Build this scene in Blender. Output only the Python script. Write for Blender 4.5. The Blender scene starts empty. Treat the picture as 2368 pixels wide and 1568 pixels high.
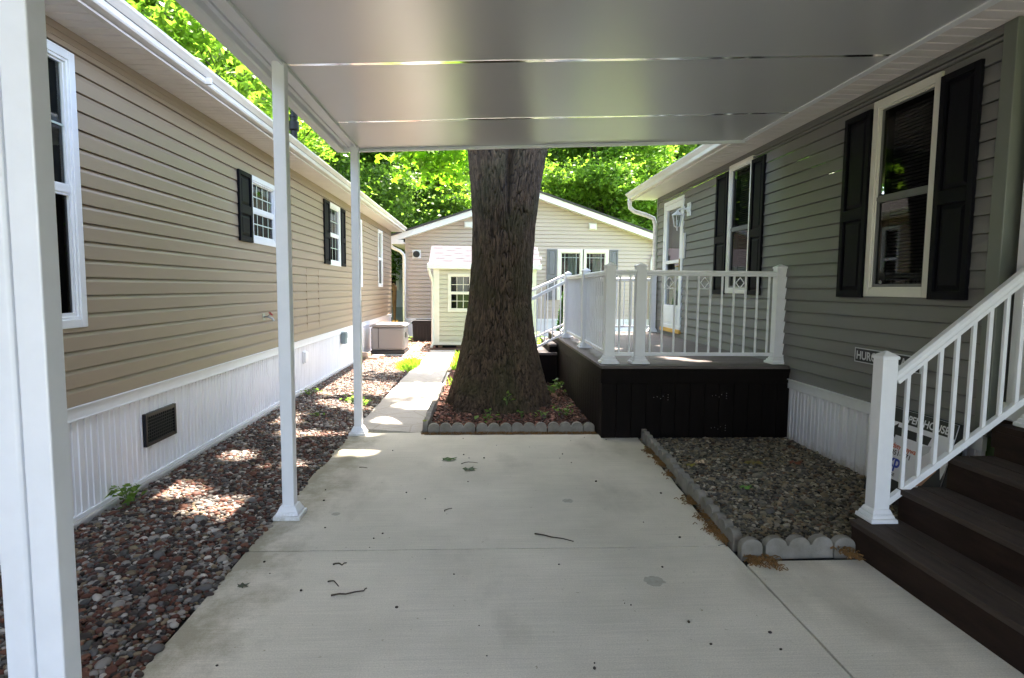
import bpy, bmesh, math, random
import numpy as np
from mathutils import Vector, Matrix, noise
random.seed(7); rng = np.random.default_rng(7)
R = math.radians
scn = bpy.context.scene
# ------------------------------------------------------------------ camera
cam_d = bpy.data.cameras.new('camera'); cam = bpy.data.objects.new('camera', cam_d)
scn.collection.objects.link(cam); scn.camera = cam
F = 1385.0
yc = Vector((1112-1184., 784-665., -F)).normalized()
zc = Vector((.004, 1, 0)); zc = (zc - zc.dot(yc)*yc).normalized()
xc = yc.cross(zc)
cam.matrix_world = Matrix.Translation((0, 0, 1.5)) @ Matrix((xc, yc, zc)).to_4x4()
cam_d.sensor_width = 36; cam_d.lens = 36*F/2368
cam_d.clip_start = .05; cam_d.clip_end = 500
# ------------------------------------------------------------------ light
SUN_EL, SUN_AZ = 66.0, 8.0        # azimuth from +Y towards +X
w = bpy.data.worlds.new('World'); scn.world = w; w.use_nodes = True
nt = w.node_tree; nt.nodes.clear()
sky = nt.nodes.new('ShaderNodeTexSky'); sky.sky_type = 'NISHITA'; sky.sun_disc = False
sky.sun_elevation = R(SUN_EL); sky.sun_rotation = R(SUN_AZ); sky.air_density = 1.0; sky.dust_density = 2.0
bg = nt.nodes.new('ShaderNodeBackground'); bg.inputs[1].default_value = .15
wo = nt.nodes.new('ShaderNodeOutputWorld')
nt.links.new(sky.outputs[0], bg.inputs[0]); nt.links.new(bg.outputs[0], wo.inputs[0])
sd = bpy.data.lights.new('sun', 'SUN'); sd.energy = 4.6; sd.angle = R(.8); sd.color = (1, .95, .88)
so = bpy.data.objects.new('sun', sd); scn.collection.objects.link(so)
dv = Vector((math.sin(R(SUN_AZ))*math.cos(R(SUN_EL)), math.cos(R(SUN_AZ))*math.cos(R(SUN_EL)), math.sin(R(SUN_EL))))
so.rotation_euler = dv.to_track_quat('Z', 'Y').to_euler()
so.location = (0, 0, 30)
scn.view_settings.view_transform = 'Standard'; scn.view_settings.look = 'None'
scn.view_settings.exposure = 3.35; scn.view_settings.gamma = 1
scn.view_settings.use_white_balance = True; scn.view_settings.white_balance_temperature = 7050; scn.view_settings.white_balance_tint = 15
scn.cycles.max_bounces = 10; scn.cycles.diffuse_bounces = 6; scn.cycles.transparent_max_bounces = 12
scn.cycles.sample_clamp_indirect = 8

# ------------------------------------------------------------------ materials
def mat(name, col, rough=.6, metal=0, spec=.5, var=.0, vscale=4, bump=0, bscale=60, col2=None, vdist=None, stretch=None):
    m = bpy.data.materials.new(name); m.use_nodes = True
    n = m.node_tree; b = n.nodes['Principled BSDF']; L = n.links
    b.inputs['Base Color'].default_value = (*col, 1); b.inputs['Roughness'].default_value = rough
    b.inputs['Metallic'].default_value = metal; b.inputs['Specular IOR Level'].default_value = spec
    tc = n.nodes.new('ShaderNodeTexCoord'); src = tc.outputs['Object']
    g = n.nodes.new('ShaderNodeNewGeometry'); src = g.outputs['Position']
    if stretch:
        mp = n.nodes.new('ShaderNodeMapping'); mp.inputs['Scale'].default_value = stretch
        L.new(src, mp.inputs[0]); src = mp.outputs[0]
    if var or col2:
        t = n.nodes.new('ShaderNodeTexNoise'); t.inputs['Scale'].default_value = vscale
        t.inputs['Detail'].default_value = 8; t.inputs['Roughness'].default_value = .65
        L.new(src, t.inputs['Vector'])
        r = n.nodes.new('ShaderNodeValToRGB'); L.new(t.outputs['Fac'], r.inputs[0])
        c2 = col2 or tuple(c*(1-var) for c in col)
        r.color_ramp.elements[0].position = .32; r.color_ramp.elements[1].position = .68
        r.color_ramp.elements[0].color = (*c2, 1); r.color_ramp.elements[1].color = (*col, 1)
        L.new(r.outputs[0], b.inputs['Base Color'])
    if bump:
        t2 = n.nodes.new('ShaderNodeTexNoise'); t2.inputs['Scale'].default_value = bscale
        t2.inputs['Detail'].default_value = 5; L.new(src, t2.inputs['Vector'])
        bp = n.nodes.new('ShaderNodeBump'); bp.inputs['Strength'].default_value = bump
        bp.inputs['Distance'].default_value = vdist or .004
        L.new(t2.outputs['Fac'], bp.inputs['Height']); L.new(bp.outputs[0], b.inputs['Normal'])
    return m

def nodes_of(m): return m.node_tree, m.node_tree.nodes, m.node_tree.links, m.node_tree.nodes['Principled BSDF']

M = {}
M['tan'] = mat('tan vinyl siding', (.325, .243, .168), .42, var=.10, vscale=1.5, bump=.15, bscale=25, stretch=(1, .25, 3))
M['sage'] = mat('sage grey vinyl siding', (.190, .183, .173), .58, var=.13, vscale=1.5, bump=.15, bscale=25, stretch=(1, .25, 3))
M['sage_trim'] = mat('sage corner trim', (.16, .175, .145), .45, var=.1)
M['far'] = mat('beige pink vinyl siding', (.50, .41, .345), .5, var=.08, vscale=1)
M['cream'] = mat('cream vinyl siding', (.54, .515, .40), .5, var=.08, vscale=2)
M['blue'] = mat('pale blue siding', (.45, .52, .62), .5, var=.05)
M['white'] = mat('white painted vinyl', (.78, .79, .80), .38, var=.07, vscale=6, bump=.06, bscale=15)
M['whitemetal'] = mat('white painted metal', (.82, .84, .87), .33, var=.05, vscale=9, bump=.05, bscale=30)
M['sashgrey'] = mat('grey screened sash', (.13, .13, .13), .5)
M['palegreen'] = mat('pale green grey muntin', (.42, .50, .45), .5)
M['gutter'] = mat('weathered white gutter', (.78, .76, .73), .4, col2=(.60, .55, .50), vscale=3.5, stretch=(1, .5, 6))
def splash(m, z0, z1, col, sc=7):
    t, n, L, b = nodes_of(m); lk = [l for l in L if l.to_socket == b.inputs['Base Color']][0]; src = lk.from_socket
    g = n.new('ShaderNodeNewGeometry'); sx = n.new('ShaderNodeSeparateXYZ'); L.new(g.outputs['Position'], sx.inputs[0])
    a = n.new('ShaderNodeMapRange'); L.new(sx.outputs[2], a.inputs[0]); a.inputs['From Min'].default_value = z0; a.inputs['From Max'].default_value = z1; a.inputs['To Min'].default_value = 1; a.inputs['To Max'].default_value = 0
    x = n.new('ShaderNodeTexNoise'); x.inputs['Scale'].default_value = sc; x.inputs['Detail'].default_value = 9; x.inputs['Roughness'].default_value = .75; L.new(g.outputs['Position'], x.inputs['Vector'])
    u = n.new('ShaderNodeMath'); u.operation = 'MULTIPLY'; L.new(a.outputs[0], u.inputs[0]); L.new(x.outputs['Fac'], u.inputs[1])
    r = n.new('ShaderNodeValToRGB'); r.color_ramp.elements[0].position = .3; r.color_ramp.elements[1].position = .62; L.new(u.outputs[0], r.inputs[0])
    q = n.new('ShaderNodeMix'); q.data_type = 'RGBA'; L.new(r.outputs[0], q.inputs[0]); L.new(src, q.inputs[6]); q.inputs[7].default_value = (*col, 1); L.new(q.outputs[2], b.inputs['Base Color'])
M['soffit'] = mat('white soffit vinyl', (.74, .70, .68), .5, var=.08, vscale=5)
M['skirt'] = mat('white skirting panel', (.84, .84, .86), .4, col2=(.74, .74, .77), vscale=3, stretch=(4, 4, .4), bump=.1, bscale=20)
M['creamtrim'] = mat('off white window vinyl', (.74, .71, .62), .4, var=.05)
splash(M['skirt'], -.02, .20, (.36, .32, .26)); splash(M['whitemetal'], -.01, .14, (.45, .43, .36), 25)
M['black'] = mat('black shutter plastic', (.007, .007, .010), .55, spec=.08, var=.3, vscale=12, bump=.15, bscale=150)
M['greyshut'] = mat('grey shutter plastic', (.16, .16, .175), .5, var=.1)
M['dark'] = mat('dark interior', (.018, .019, .022), .9)
M['blind'] = mat('slatted blind', (.10, .095, .09), .7, var=.1)
M['curtain'] = mat('pale curtain', (.30, .34, .32), .8, var=.2, vscale=6)
M['pipe'] = mat('black plastic pipe', (.008, .009, .013), .35, spec=.3, var=.3)
M['shingle'] = mat('asphalt shingles', (.075, .07, .07), .95, var=.4, vscale=14, bump=.5, bscale=90)
M['deckdark'] = mat('dark brown stained boards', (.008, .0055, .0045), .7, spec=.08, var=.45, vscale=5, bump=.35, bscale=60, stretch=(6, 6, .6))
M['deckside'] = mat('brown stained boards', (.016, .010, .008), .6, spec=.12, var=.4, vscale=5, bump=.35, bscale=60, stretch=(6, 6, .6))
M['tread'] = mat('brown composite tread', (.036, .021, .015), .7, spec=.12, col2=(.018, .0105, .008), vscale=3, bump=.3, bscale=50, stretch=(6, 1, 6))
M['treadtop'] = mat('lighter brown tread board', (.075, .056, .045), .7, spec=.15, col2=(.042, .030, .024), vscale=4, bump=.4, bscale=60, stretch=(9, .6, 9))  # tread tops, a lighter brown than the risers
M['deckfloor'] = mat('weathered deck floor', (.13, .108, .095), .55, spec=.3, col2=(.07, .056, .05), vscale=3, bump=.35, bscale=50, stretch=(.7, 8, 1))
M['bin'] = mat('charcoal resin bin', (.016, .017, .021), .5, spec=.3, var=.2, bump=.2, bscale=40)
M['acgrey'] = mat('warm grey powder coat', (.21, .20, .195), .4, var=.04)
M['acblack'] = mat('black base tray', (.02, .02, .02), .5)
M['greybox'] = mat('grey electrical box', (.20, .26, .27), .5, var=.2)
M['red'] = mat('red valve handle', (.35, .03, .04), .4)
M['steel'] = mat('dull steel', (.4, .4, .4), .35, metal=1, var=.2)
M['brass'] = mat('tarnished brass', (.30, .22, .10), .4, metal=1)
M['block'] = mat('tan retaining block', (.45, .36, .27), .9, var=.25, vscale=18, bump=.5, bscale=60)
M['edging'] = mat('grey concrete edging', (.27, .25, .215), .9, col2=(.16, .145, .115), vscale=7, bump=.5, bscale=130)
M['padc'] = mat('concrete pad', (.42, .40, .37), .9, var=.2, vscale=9, bump=.4, bscale=90)
M['wood'] = mat('weathered brown wood', (.20, .11, .05), .8, var=.4, vscale=8)
M['yellow'] = mat('yellow stained wood', (.70, .40, .08), .6, var=.2)
M['pallet'] = mat('wood sleepers', (.17, .11, .07), .9, var=.3)
M['signwhite'] = mat('white sign board', (.80, .80, .83), .35)
M['signblack'] = mat('black sign ink', (.012, .012, .014), .45)
M['ink_red'] = mat('orange red sign ink', (.62, .10, .03), .5)
M['ink_blue'] = mat('blue sign ink', (.03, .07, .42), .5)
M['skinprint'] = mat('printed skin tone', (.50, .26, .16), .5, var=.2, vscale=20)
M['greyprint'] = mat('printed pale grey', (.55, .56, .58), .5)
M['asphalt'] = mat('asphalt', (.05, .05, .052), .9, var=.2, vscale=20, bump=.5, bscale=150)
M['soil'] = mat('brown soil', (.085, .05, .036), .95, var=.5, vscale=12, bump=.8, bscale=60, vdist=.02)
M['bedsoil'] = mat('stone bed soil', (.025, .018, .014), .95, var=.5, vscale=40, bump=.8, bscale=90, vdist=.01)
M['redmulchsoil'] = mat('reddish mulch ground', (.26, .15, .11), .95, col2=(.14, .07, .05), vscale=9, bump=.9, bscale=60, vdist=.03)
M['lawn'] = mat('lawn ground', (.085, .16, .03), .95, col2=(.13, .2, .035), vscale=5, bump=.8, bscale=80, vdist=.03)
M['twig'] = mat('dead twig', (.07, .05, .035), .9, var=.4, vscale=40)
M['acorn'] = mat('dark acorn', (.035, .022, .015), .6)
M['limb'] = mat('forest bark', (.075, .058, .045), .95, var=.5, vscale=3, bump=.8, bscale=12, stretch=(1, 1, .2), vdist=.05)

# painted aluminium roof panel: stucco-embossed, satin
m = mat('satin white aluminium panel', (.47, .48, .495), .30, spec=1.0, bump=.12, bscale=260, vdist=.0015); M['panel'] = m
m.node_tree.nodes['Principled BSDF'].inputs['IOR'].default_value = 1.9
M['joint'] = mat('bright panel joint', (.85, .85, .87), .12, metal=1)

# driveway concrete: broom lines, moss and stain patches, warm grey
def concrete(name, c1, c2, moss=True, flag=False):
    m = mat(name, c1, .85); t, n, L, b = nodes_of(m)
    g = n.new('ShaderNodeNewGeometry')
    def nz(scale, detail=6, st=None, rough=.6):
        x = n.new('ShaderNodeTexNoise'); x.inputs['Scale'].default_value = scale; x.inputs['Detail'].default_value = detail
        x.inputs['Roughness'].default_value = rough
        if st:
            mp = n.new('ShaderNodeMapping'); mp.inputs['Scale'].default_value = st
            L.new(g.outputs['Position'], mp.inputs[0]); L.new(mp.outputs[0], x.inputs['Vector'])
        else: L.new(g.outputs['Position'], x.inputs['Vector'])
        return x.outputs['Fac']
    def ramp(f, a, bb, pa=.35, pb=.65):
        r = n.new('ShaderNodeValToRGB'); r.color_ramp.elements[0].position = pa; r.color_ramp.elements[1].position = pb
        r.color_ramp.elements[0].color = (*a, 1); r.color_ramp.elements[1].color = (*bb, 1); L.new(f, r.inputs[0]); return r.outputs[0]
    def mix(f, a, bb, mode='MIX'):
        x = n.new('ShaderNodeMix'); x.data_type = 'RGBA'; x.blend_type = mode
        if isinstance(f, float): x.inputs[0].default_value = f
        else: L.new(f, x.inputs[0])
        L.new(a, x.inputs[6]); L.new(bb, x.inputs[7]); return x.outputs[2]
    base = ramp(nz(.9), c2, c1, .38, .62)
    broom = ramp(nz(1.0, 3, (2.2, 130, 1)), (.89,)*3, (1.05,)*3, .3, .7)
    base = mix(1.0, base, broom, 'MULTIPLY')
    broom2 = ramp(nz(1.0, 3, (150, 2.5, 1)), (.985,)*3, (1.01,)*3, .3, .7)
    base = mix(1.0, base, broom2, 'MULTIPLY')
    fine = ramp(nz(160, 3), (.86,)*3, (1.08,)*3)
    base = mix(1.0, base, fine, 'MULTIPLY')
    speck = ramp(nz(38, 2), (1,)*3, (.62, .60, .52), .70, .74)
    base = mix(1.0, base, speck, 'MULTIPLY')
    if moss:
        sx = n.new('ShaderNodeSeparateXYZ'); L.new(g.outputs['Position'], sx.inputs[0])
        a = n.new('ShaderNodeMapRange'); L.new(sx.outputs[0], a.inputs[0])
        a.inputs['From Min'].default_value = -1.35; a.inputs['From Max'].default_value = -.35
        a.inputs['To Min'].default_value = 1; a.inputs['To Max'].default_value = 0
        mm = nz(3.2, 8, (1.0, .8, 1), .7)
        ad = n.new('ShaderNodeMath'); ad.operation = 'MULTIPLY'; L.new(a.outputs[0], ad.inputs[0]); L.new(mm, ad.inputs[1])
        r = n.new('ShaderNodeValToRGB'); r.color_ramp.elements[0].position = .30; r.color_ramp.elements[1].position = .50
        L.new(ad.outputs[0], r.inputs[0])
        mossc = n.new('ShaderNodeRGB'); mossc.outputs[0].default_value = (.17, .15, .075, 1)
        f = n.new('ShaderNodeMath'); f.operation = 'MULTIPLY'; f.inputs[1].default_value = .62; L.new(r.outputs[0], f.inputs[0])
        base = mix(f.outputs[0], base, mossc.outputs[0])
        st = n.new('ShaderNodeValToRGB'); st.color_ramp.elements[0].position = .55; st.color_ramp.elements[1].position = .7
        L.new(nz(.8, 7, (1.6, .7, 1), .6), st.inputs[0])
        sc_ = n.new('ShaderNodeRGB'); sc_.outputs[0].default_value = (.23, .205, .145, 1)
        f2 = n.new('ShaderNodeMath'); f2.operation = 'MULTIPLY'; f2.inputs[1].default_value = .45; L.new(st.outputs[0], f2.inputs[0])
        base = mix(f2.outputs[0], base, sc_.outputs[0])
    if flag:
        v = n.new('ShaderNodeTexVoronoi'); v.feature = 'DISTANCE_TO_EDGE'; v.inputs['Scale'].default_value = 2.4
        L.new(g.outputs['Position'], v.inputs['Vector'])
        ln = ramp(v.outputs['Distance'], (.80, .78, .74), (1, 1, 1), .0, .03)
        base = mix(1.0, base, ln, 'MULTIPLY')
    L.new(base, b.inputs['Base Color'])
    bp = n.new('ShaderNodeBump'); bp.inputs['Strength'].default_value = .3; bp.inputs['Distance'].default_value = .003
    L.new(nz(90, 4), bp.inputs['Height']); L.new(bp.outputs[0], b.inputs['Normal'])
    return m
M['concrete'] = concrete('driveway concrete', (.70, .645, .53), (.57, .53, .43))
M['path'] = concrete('path concrete', (.47, .44, .39), (.38, .345, .29), False, True)

def attrmat(name, rough=.8, attr='tint', bump=0, bscale=80, trans=None, spec=.3):
    m = bpy.data.materials.new(name); m.use_nodes = True; t, n, L, b = nodes_of(m)
    a = n.new('ShaderNodeAttribute'); a.attribute_name = attr
    L.new(a.outputs['Color'], b.inputs['Base Color']); b.inputs['Roughness'].default_value = rough
    b.inputs['Specular IOR Level'].default_value = spec
    if bump:
        g = n.new('ShaderNodeNewGeometry')
        x = n.new('ShaderNodeTexNoise'); x.inputs['Scale'].default_value = bscale; L.new(g.outputs['Position'], x.inputs['Vector'])
        bp = n.new('ShaderNodeBump'); bp.inputs['Strength'].default_value = bump; bp.inputs['Distance'].default_value = .004
        L.new(x.outputs['Fac'], bp.inputs['Height']); L.new(bp.outputs[0], b.inputs['Normal'])
    if trans:
        tr = n.new('ShaderNodeBsdfTranslucent')
        mx = n.new('ShaderNodeMix'); mx.data_type = 'RGBA'; mx.blend_type = 'MULTIPLY'; mx.inputs[0].default_value = 1
        L.new(a.outputs['Color'], mx.inputs[6]); mx.inputs[7].default_value = (*trans, 1)
        L.new(mx.outputs[2], tr.inputs[0])
        ms = n.new('ShaderNodeMixShader'); ms.inputs[0].default_value = .58
        L.new(b.outputs[0], ms.inputs[1]); L.new(tr.outputs[0], ms.inputs[2])
        L.new(ms.outputs[0], n['Material Output'].inputs[0])
    return m
M['stone'] = attrmat('river stones', .7, bump=.3)
M['chip'] = attrmat('mulch chips', .9, bump=.4)
M['leaf'] = attrmat('tree leaves', .45, trans=(1.2, 1.45, .7), spec=.35)
M['plantleaf'] = attrmat('small plant leaves', .5, trans=(1.2, 1.3, .8), spec=.3)  # for small plants and grass, coloured leaf by leaf

# oak bark
m = mat('oak bark', (.10, .082, .066), .95); M['bark'] = m
t, n, L, b = nodes_of(m)
g = n.new('ShaderNodeNewGeometry'); mp = n.new('ShaderNodeMapping'); mp.inputs['Scale'].default_value = (1, 1, .16)
L.new(g.outputs['Position'], mp.inputs[0])
x = n.new('ShaderNodeTexNoise'); x.inputs['Scale'].default_value = 26; x.inputs['Detail'].default_value = 9; x.inputs['Roughness'].default_value = .7
L.new(mp.outputs[0], x.inputs['Vector'])
r = n.new('ShaderNodeValToRGB'); L.new(x.outputs['Fac'], r.inputs[0])
r.color_ramp.elements[0].position = .3; r.color_ramp.elements[0].color = (.010, .006, .0035, 1)
r.color_ramp.elements[1].position = .72; r.color_ramp.elements[1].color = (.100, .064, .036, 1)
at_ = n.new('ShaderNodeAttribute'); at_.attribute_name = 'tint'; mk = n.new('ShaderNodeMix'); mk.data_type = 'RGBA'; mk.blend_type = 'MULTIPLY'; mk.inputs[0].default_value = 1; L.new(r.outputs[0], mk.inputs[6]); L.new(at_.outputs['Color'], mk.inputs[7])
x3 = n.new('ShaderNodeTexNoise'); x3.inputs['Scale'].default_value = 2.4; x3.inputs['Detail'].default_value = 7
L.new(g.outputs['Position'], x3.inputs['Vector'])
r3 = n.new('ShaderNodeValToRGB'); L.new(x3.outputs['Fac'], r3.inputs[0]); r3.color_ramp.elements[0].position = .46; r3.color_ramp.elements[1].position = .66
f3 = n.new('ShaderNodeMath'); f3.operation = 'MULTIPLY'; f3.inputs[1].default_value = .6; L.new(r3.outputs[0], f3.inputs[0])
mx = n.new('ShaderNodeMix'); mx.data_type = 'RGBA'; L.new(f3.outputs[0], mx.inputs[0]); L.new(mk.outputs[2], mx.inputs[6]); mx.inputs[7].default_value = (.036, .036, .010, 1)
L.new(mx.outputs[2], b.inputs['Base Color'])
bp = n.new('ShaderNodeBump'); bp.inputs['Strength'].default_value = .9; bp.inputs['Distance'].default_value = .012
L.new(x.outputs['Fac'], bp.inputs['Height']); L.new(bp.outputs[0], b.inputs['Normal'])

def glass(name, tint=(.75, .8, .8), refl=.12, k=1.0):
    m = bpy.data.materials.new(name); m.use_nodes = True; n = m.node_tree.nodes; L = m.node_tree.links; n.remove(n['Principled BSDF'])
    tr = n.new('ShaderNodeBsdfTransparent'); tr.inputs[0].default_value = (*tint, 1)
    gl = n.new('ShaderNodeBsdfGlossy'); gl.inputs['Roughness'].default_value = .02; gl.inputs[0].default_value = (1, 1, 1, 1)
    g = n.new('ShaderNodeNewGeometry'); dt = n.new('ShaderNodeVectorMath'); dt.operation = 'DOT_PRODUCT'; L.new(g.outputs['Incoming'], dt.inputs[0]); L.new(g.outputs['Normal'], dt.inputs[1])
    def mth(op, a, v):
        x = n.new('ShaderNodeMath'); x.operation = op; x.use_clamp = (op == 'ADD')
        L.new(a, x.inputs[0]) if op != 'SUBTRACT' else L.new(a, x.inputs[1])
        x.inputs[0 if op == 'SUBTRACT' else 1].default_value = v; return x.outputs[0]
    c_ = mth('ABSOLUTE', dt.outputs['Value'], 0); f_ = mth('POWER', mth('SUBTRACT', c_, 1.0), 5.0)
    ad = n.new('ShaderNodeMath'); ad.operation = 'MULTIPLY_ADD'; ad.use_clamp = True; L.new(f_, ad.inputs[0]); ad.inputs[1].default_value = .9*k; ad.inputs[2].default_value = .05+refl
    ms = n.new('ShaderNodeMixShader'); L.new(ad.outputs[0], ms.inputs[0]); L.new(tr.outputs[0], ms.inputs[1]); L.new(gl.outputs[0], ms.inputs[2])
    L.new(ms.outputs[0], n['Material Output'].inputs[0]); return m
M['glass'] = glass('window glass', (.7, .75, .74), .01)
M['screen'] = glass('screened glass', (.20, .20, .21), -.025, .4)
M['dimglass'] = glass('screened dark glass', (.30, .30, .31), -.035, .3)

# ------------------------------------------------------------------ helpers
def wloc(o):
    p = Vector(o.location)
    while o.parent: o = o.parent; p = p + Vector(o.location)
    return p
def tag(o, label=None, cat=None, group=None, kind=None):
    if label: o['label'] = label
    if cat: o['category'] = cat
    if group: o['group'] = group
    if kind: o['kind'] = kind
    return o
def empty(name, loc, label, cat, group=None, rz=0):
    o = bpy.data.objects.new(name, None); scn.collection.objects.link(o); o.location = loc; o.rotation_euler.z = rz
    o.empty_display_size = .1
    return tag(o, label, cat, group)
class MB:
    def __init__(s): s.v = []; s.f = []
    def box(s, a, b, fr=None):
        i = len(s.v); x0, y0, z0 = [min(p, q) for p, q in zip(a, b)]; x1, y1, z1 = [max(p, q) for p, q in zip(a, b)]
        c = [(x0, y0, z0), (x1, y0, z0), (x1, y1, z0), (x0, y1, z0), (x0, y0, z1), (x1, y0, z1), (x1, y1, z1), (x0, y1, z1)]
        s.v += [fr(*p) if fr else p for p in c]
        s.f += [tuple(i+k for k in q) for q in ((0, 3, 2, 1), (4, 5, 6, 7), (0, 1, 5, 4), (1, 2, 6, 5), (2, 3, 7, 6), (3, 0, 4, 7))]
        return s
    def quad(s, *p, fr=None):
        i = len(s.v); s.v += [fr(*q) if fr else q for q in p]; s.f.append(tuple(range(i, i+len(p)))); return s
    def frustum(s, c, w0, w1, z0, z1):
        i = len(s.v); x, y = c
        for h, z in ((w0/2, z0), (w1/2, z1)): s.v += [(x-h, y-h, z), (x+h, y-h, z), (x+h, y+h, z), (x-h, y+h, z)]
        s.f += [tuple(i+k for k in q) for q in ((0, 3, 2, 1), (4, 5, 6, 7), (0, 1, 5, 4), (1, 2, 6, 5), (2, 3, 7, 6), (3, 0, 4, 7))]
        return s
    def prism(s, pts, ax, a0, a1):       # 2D outline extruded along axis ax ('x','y','z')
        i = len(s.v); n_ = len(pts)
        for a in (a0, a1):
            for p, q in pts:
                s.v.append({'x': (a, p, q), 'y': (p, a, q), 'z': (p, q, a)}[ax])
        s.f.append(tuple(range(i, i+n_))); s.f.append(tuple(range(i+2*n_-1, i+n_-1, -1)))
        for k in range(n_): s.f.append((i+k, i+(k+1) % n_, i+n_+(k+1) % n_, i+n_+k))
        return s
    def tube(s, pts, rad, seg=10, cap=True):
        pts = [Vector(p) for p in pts]; i = len(s.v)
        if not hasattr(rad, '__len__'): rad = [rad]*len(pts)
        up = None
        for k, p in enumerate(pts):
            d = (pts[min(k+1, len(pts)-1)]-pts[max(k-1, 0)]).normalized()
            if up is None: up = d.orthogonal().normalized()
            up = (up-up.dot(d)*d).normalized(); sd_ = d.cross(up)
            for j in range(seg):
                a = 2*math.pi*j/seg; s.v.append(tuple(p+(up*math.cos(a)+sd_*math.sin(a))*rad[k]))
        for k in range(len(pts)-1):
            for j in range(seg):
                a = i+k*seg+j; bq = i+k*seg+(j+1) % seg; s.f.append((a, bq, bq+seg, a+seg))
        if cap: s.f.append(tuple(range(i+seg-1, i-1, -1))); s.f.append(tuple(range(i+(len(pts)-1)*seg, i+len(pts)*seg)))
        return s
    def beam(s, p, q, wd, ht, side=(0, 1, 0)):    # rectangular bar from p to q
        p, q = Vector(p), Vector(q); d = (q-p).normalized(); sd_ = Vector(side); sd_ = (sd_-sd_.dot(d)*d).normalized(); up = d.cross(sd_)
        i = len(s.v)
        for c in (p, q):
            for a, bq in ((-1, -1), (1, -1), (1, 1), (-1, 1)): s.v.append(tuple(c+sd_*a*wd/2+up*bq*ht/2))
        s.f += [tuple(i+k for k in qd) for qd in ((0, 3, 2, 1), (4, 5, 6, 7), (0, 1, 5, 4), (1, 2, 6, 5), (2, 3, 7, 6), (3, 0, 4, 7))]
        return s
    def build(s, name, m, parent=None, bevel=0, smooth=False, origin=None):
        o0 = wloc(parent) if parent else Vector(origin or (0, 0, 0))
        me = bpy.data.meshes.new(name); me.from_pydata([tuple(Vector(v)-o0) for v in s.v], [], s.f)
        bmm = bmesh.new(); bmm.from_mesh(me); bmesh.ops.recalc_face_normals(bmm, faces=bmm.faces); bmm.to_mesh(me); bmm.free()
        me.materials.append(m if not isinstance(m, str) else M[m])
        o = bpy.data.objects.new(name, me); scn.collection.objects.link(o)
        if parent: o.parent = parent
        else: o.location = o0
        if smooth: me.shade_smooth()
        if bevel:
            bv = o.modifiers.new('bevel', 'BEVEL'); bv.width = bevel; bv.segments = 2; bv.limit_method = 'ANGLE'; bv.angle_limit = R(40)
        return o
def copy_tree(o, parent=None):
    c = o.copy(); scn.collection.objects.link(c)
    if parent: c.parent = parent
    for ch in list(o.children): copy_tree(ch, c)
    return c
def npmesh(name, V, Fc, m, cols=None, smooth=False, parent=None, origin=None):
    """V (n,3); Fc (m,k) equal-sized faces; cols (n,3) point tint"""
    o0 = np.array(wloc(parent) if parent else Vector(origin or (0, 0, 0)))
    me = bpy.data.meshes.new(name); V = V-o0
    me.vertices.add(len(V)); me.vertices.foreach_set('co', V.astype(np.float32).ravel())
    k = Fc.shape[1]; me.loops.add(Fc.size); me.loops.foreach_set('vertex_index', Fc.astype(np.int32).ravel())
    me.polygons.add(len(Fc)); me.polygons.foreach_set('loop_start', np.arange(0, Fc.size, k, dtype=np.int32))
    try: me.polygons.foreach_set('loop_total', np.full(len(Fc), k, dtype=np.int32))
    except Exception: pass
    if smooth: me.polygons.foreach_set('use_smooth', np.ones(len(Fc), dtype=bool))
    me.update(calc_edges=True)
    if cols is not None:
        a = me.attributes.new('tint', 'FLOAT_COLOR', 'POINT')
        a.data.foreach_set('color', np.hstack([cols, np.ones((len(cols), 1))]).astype(np.float32).ravel())
    me.materials.append(M[m] if isinstance(m, str) else m)
    o = bpy.data.objects.new(name, me); scn.collection.objects.link(o)
    if parent: o.parent = parent
    else: o.location = o0
    return o
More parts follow.
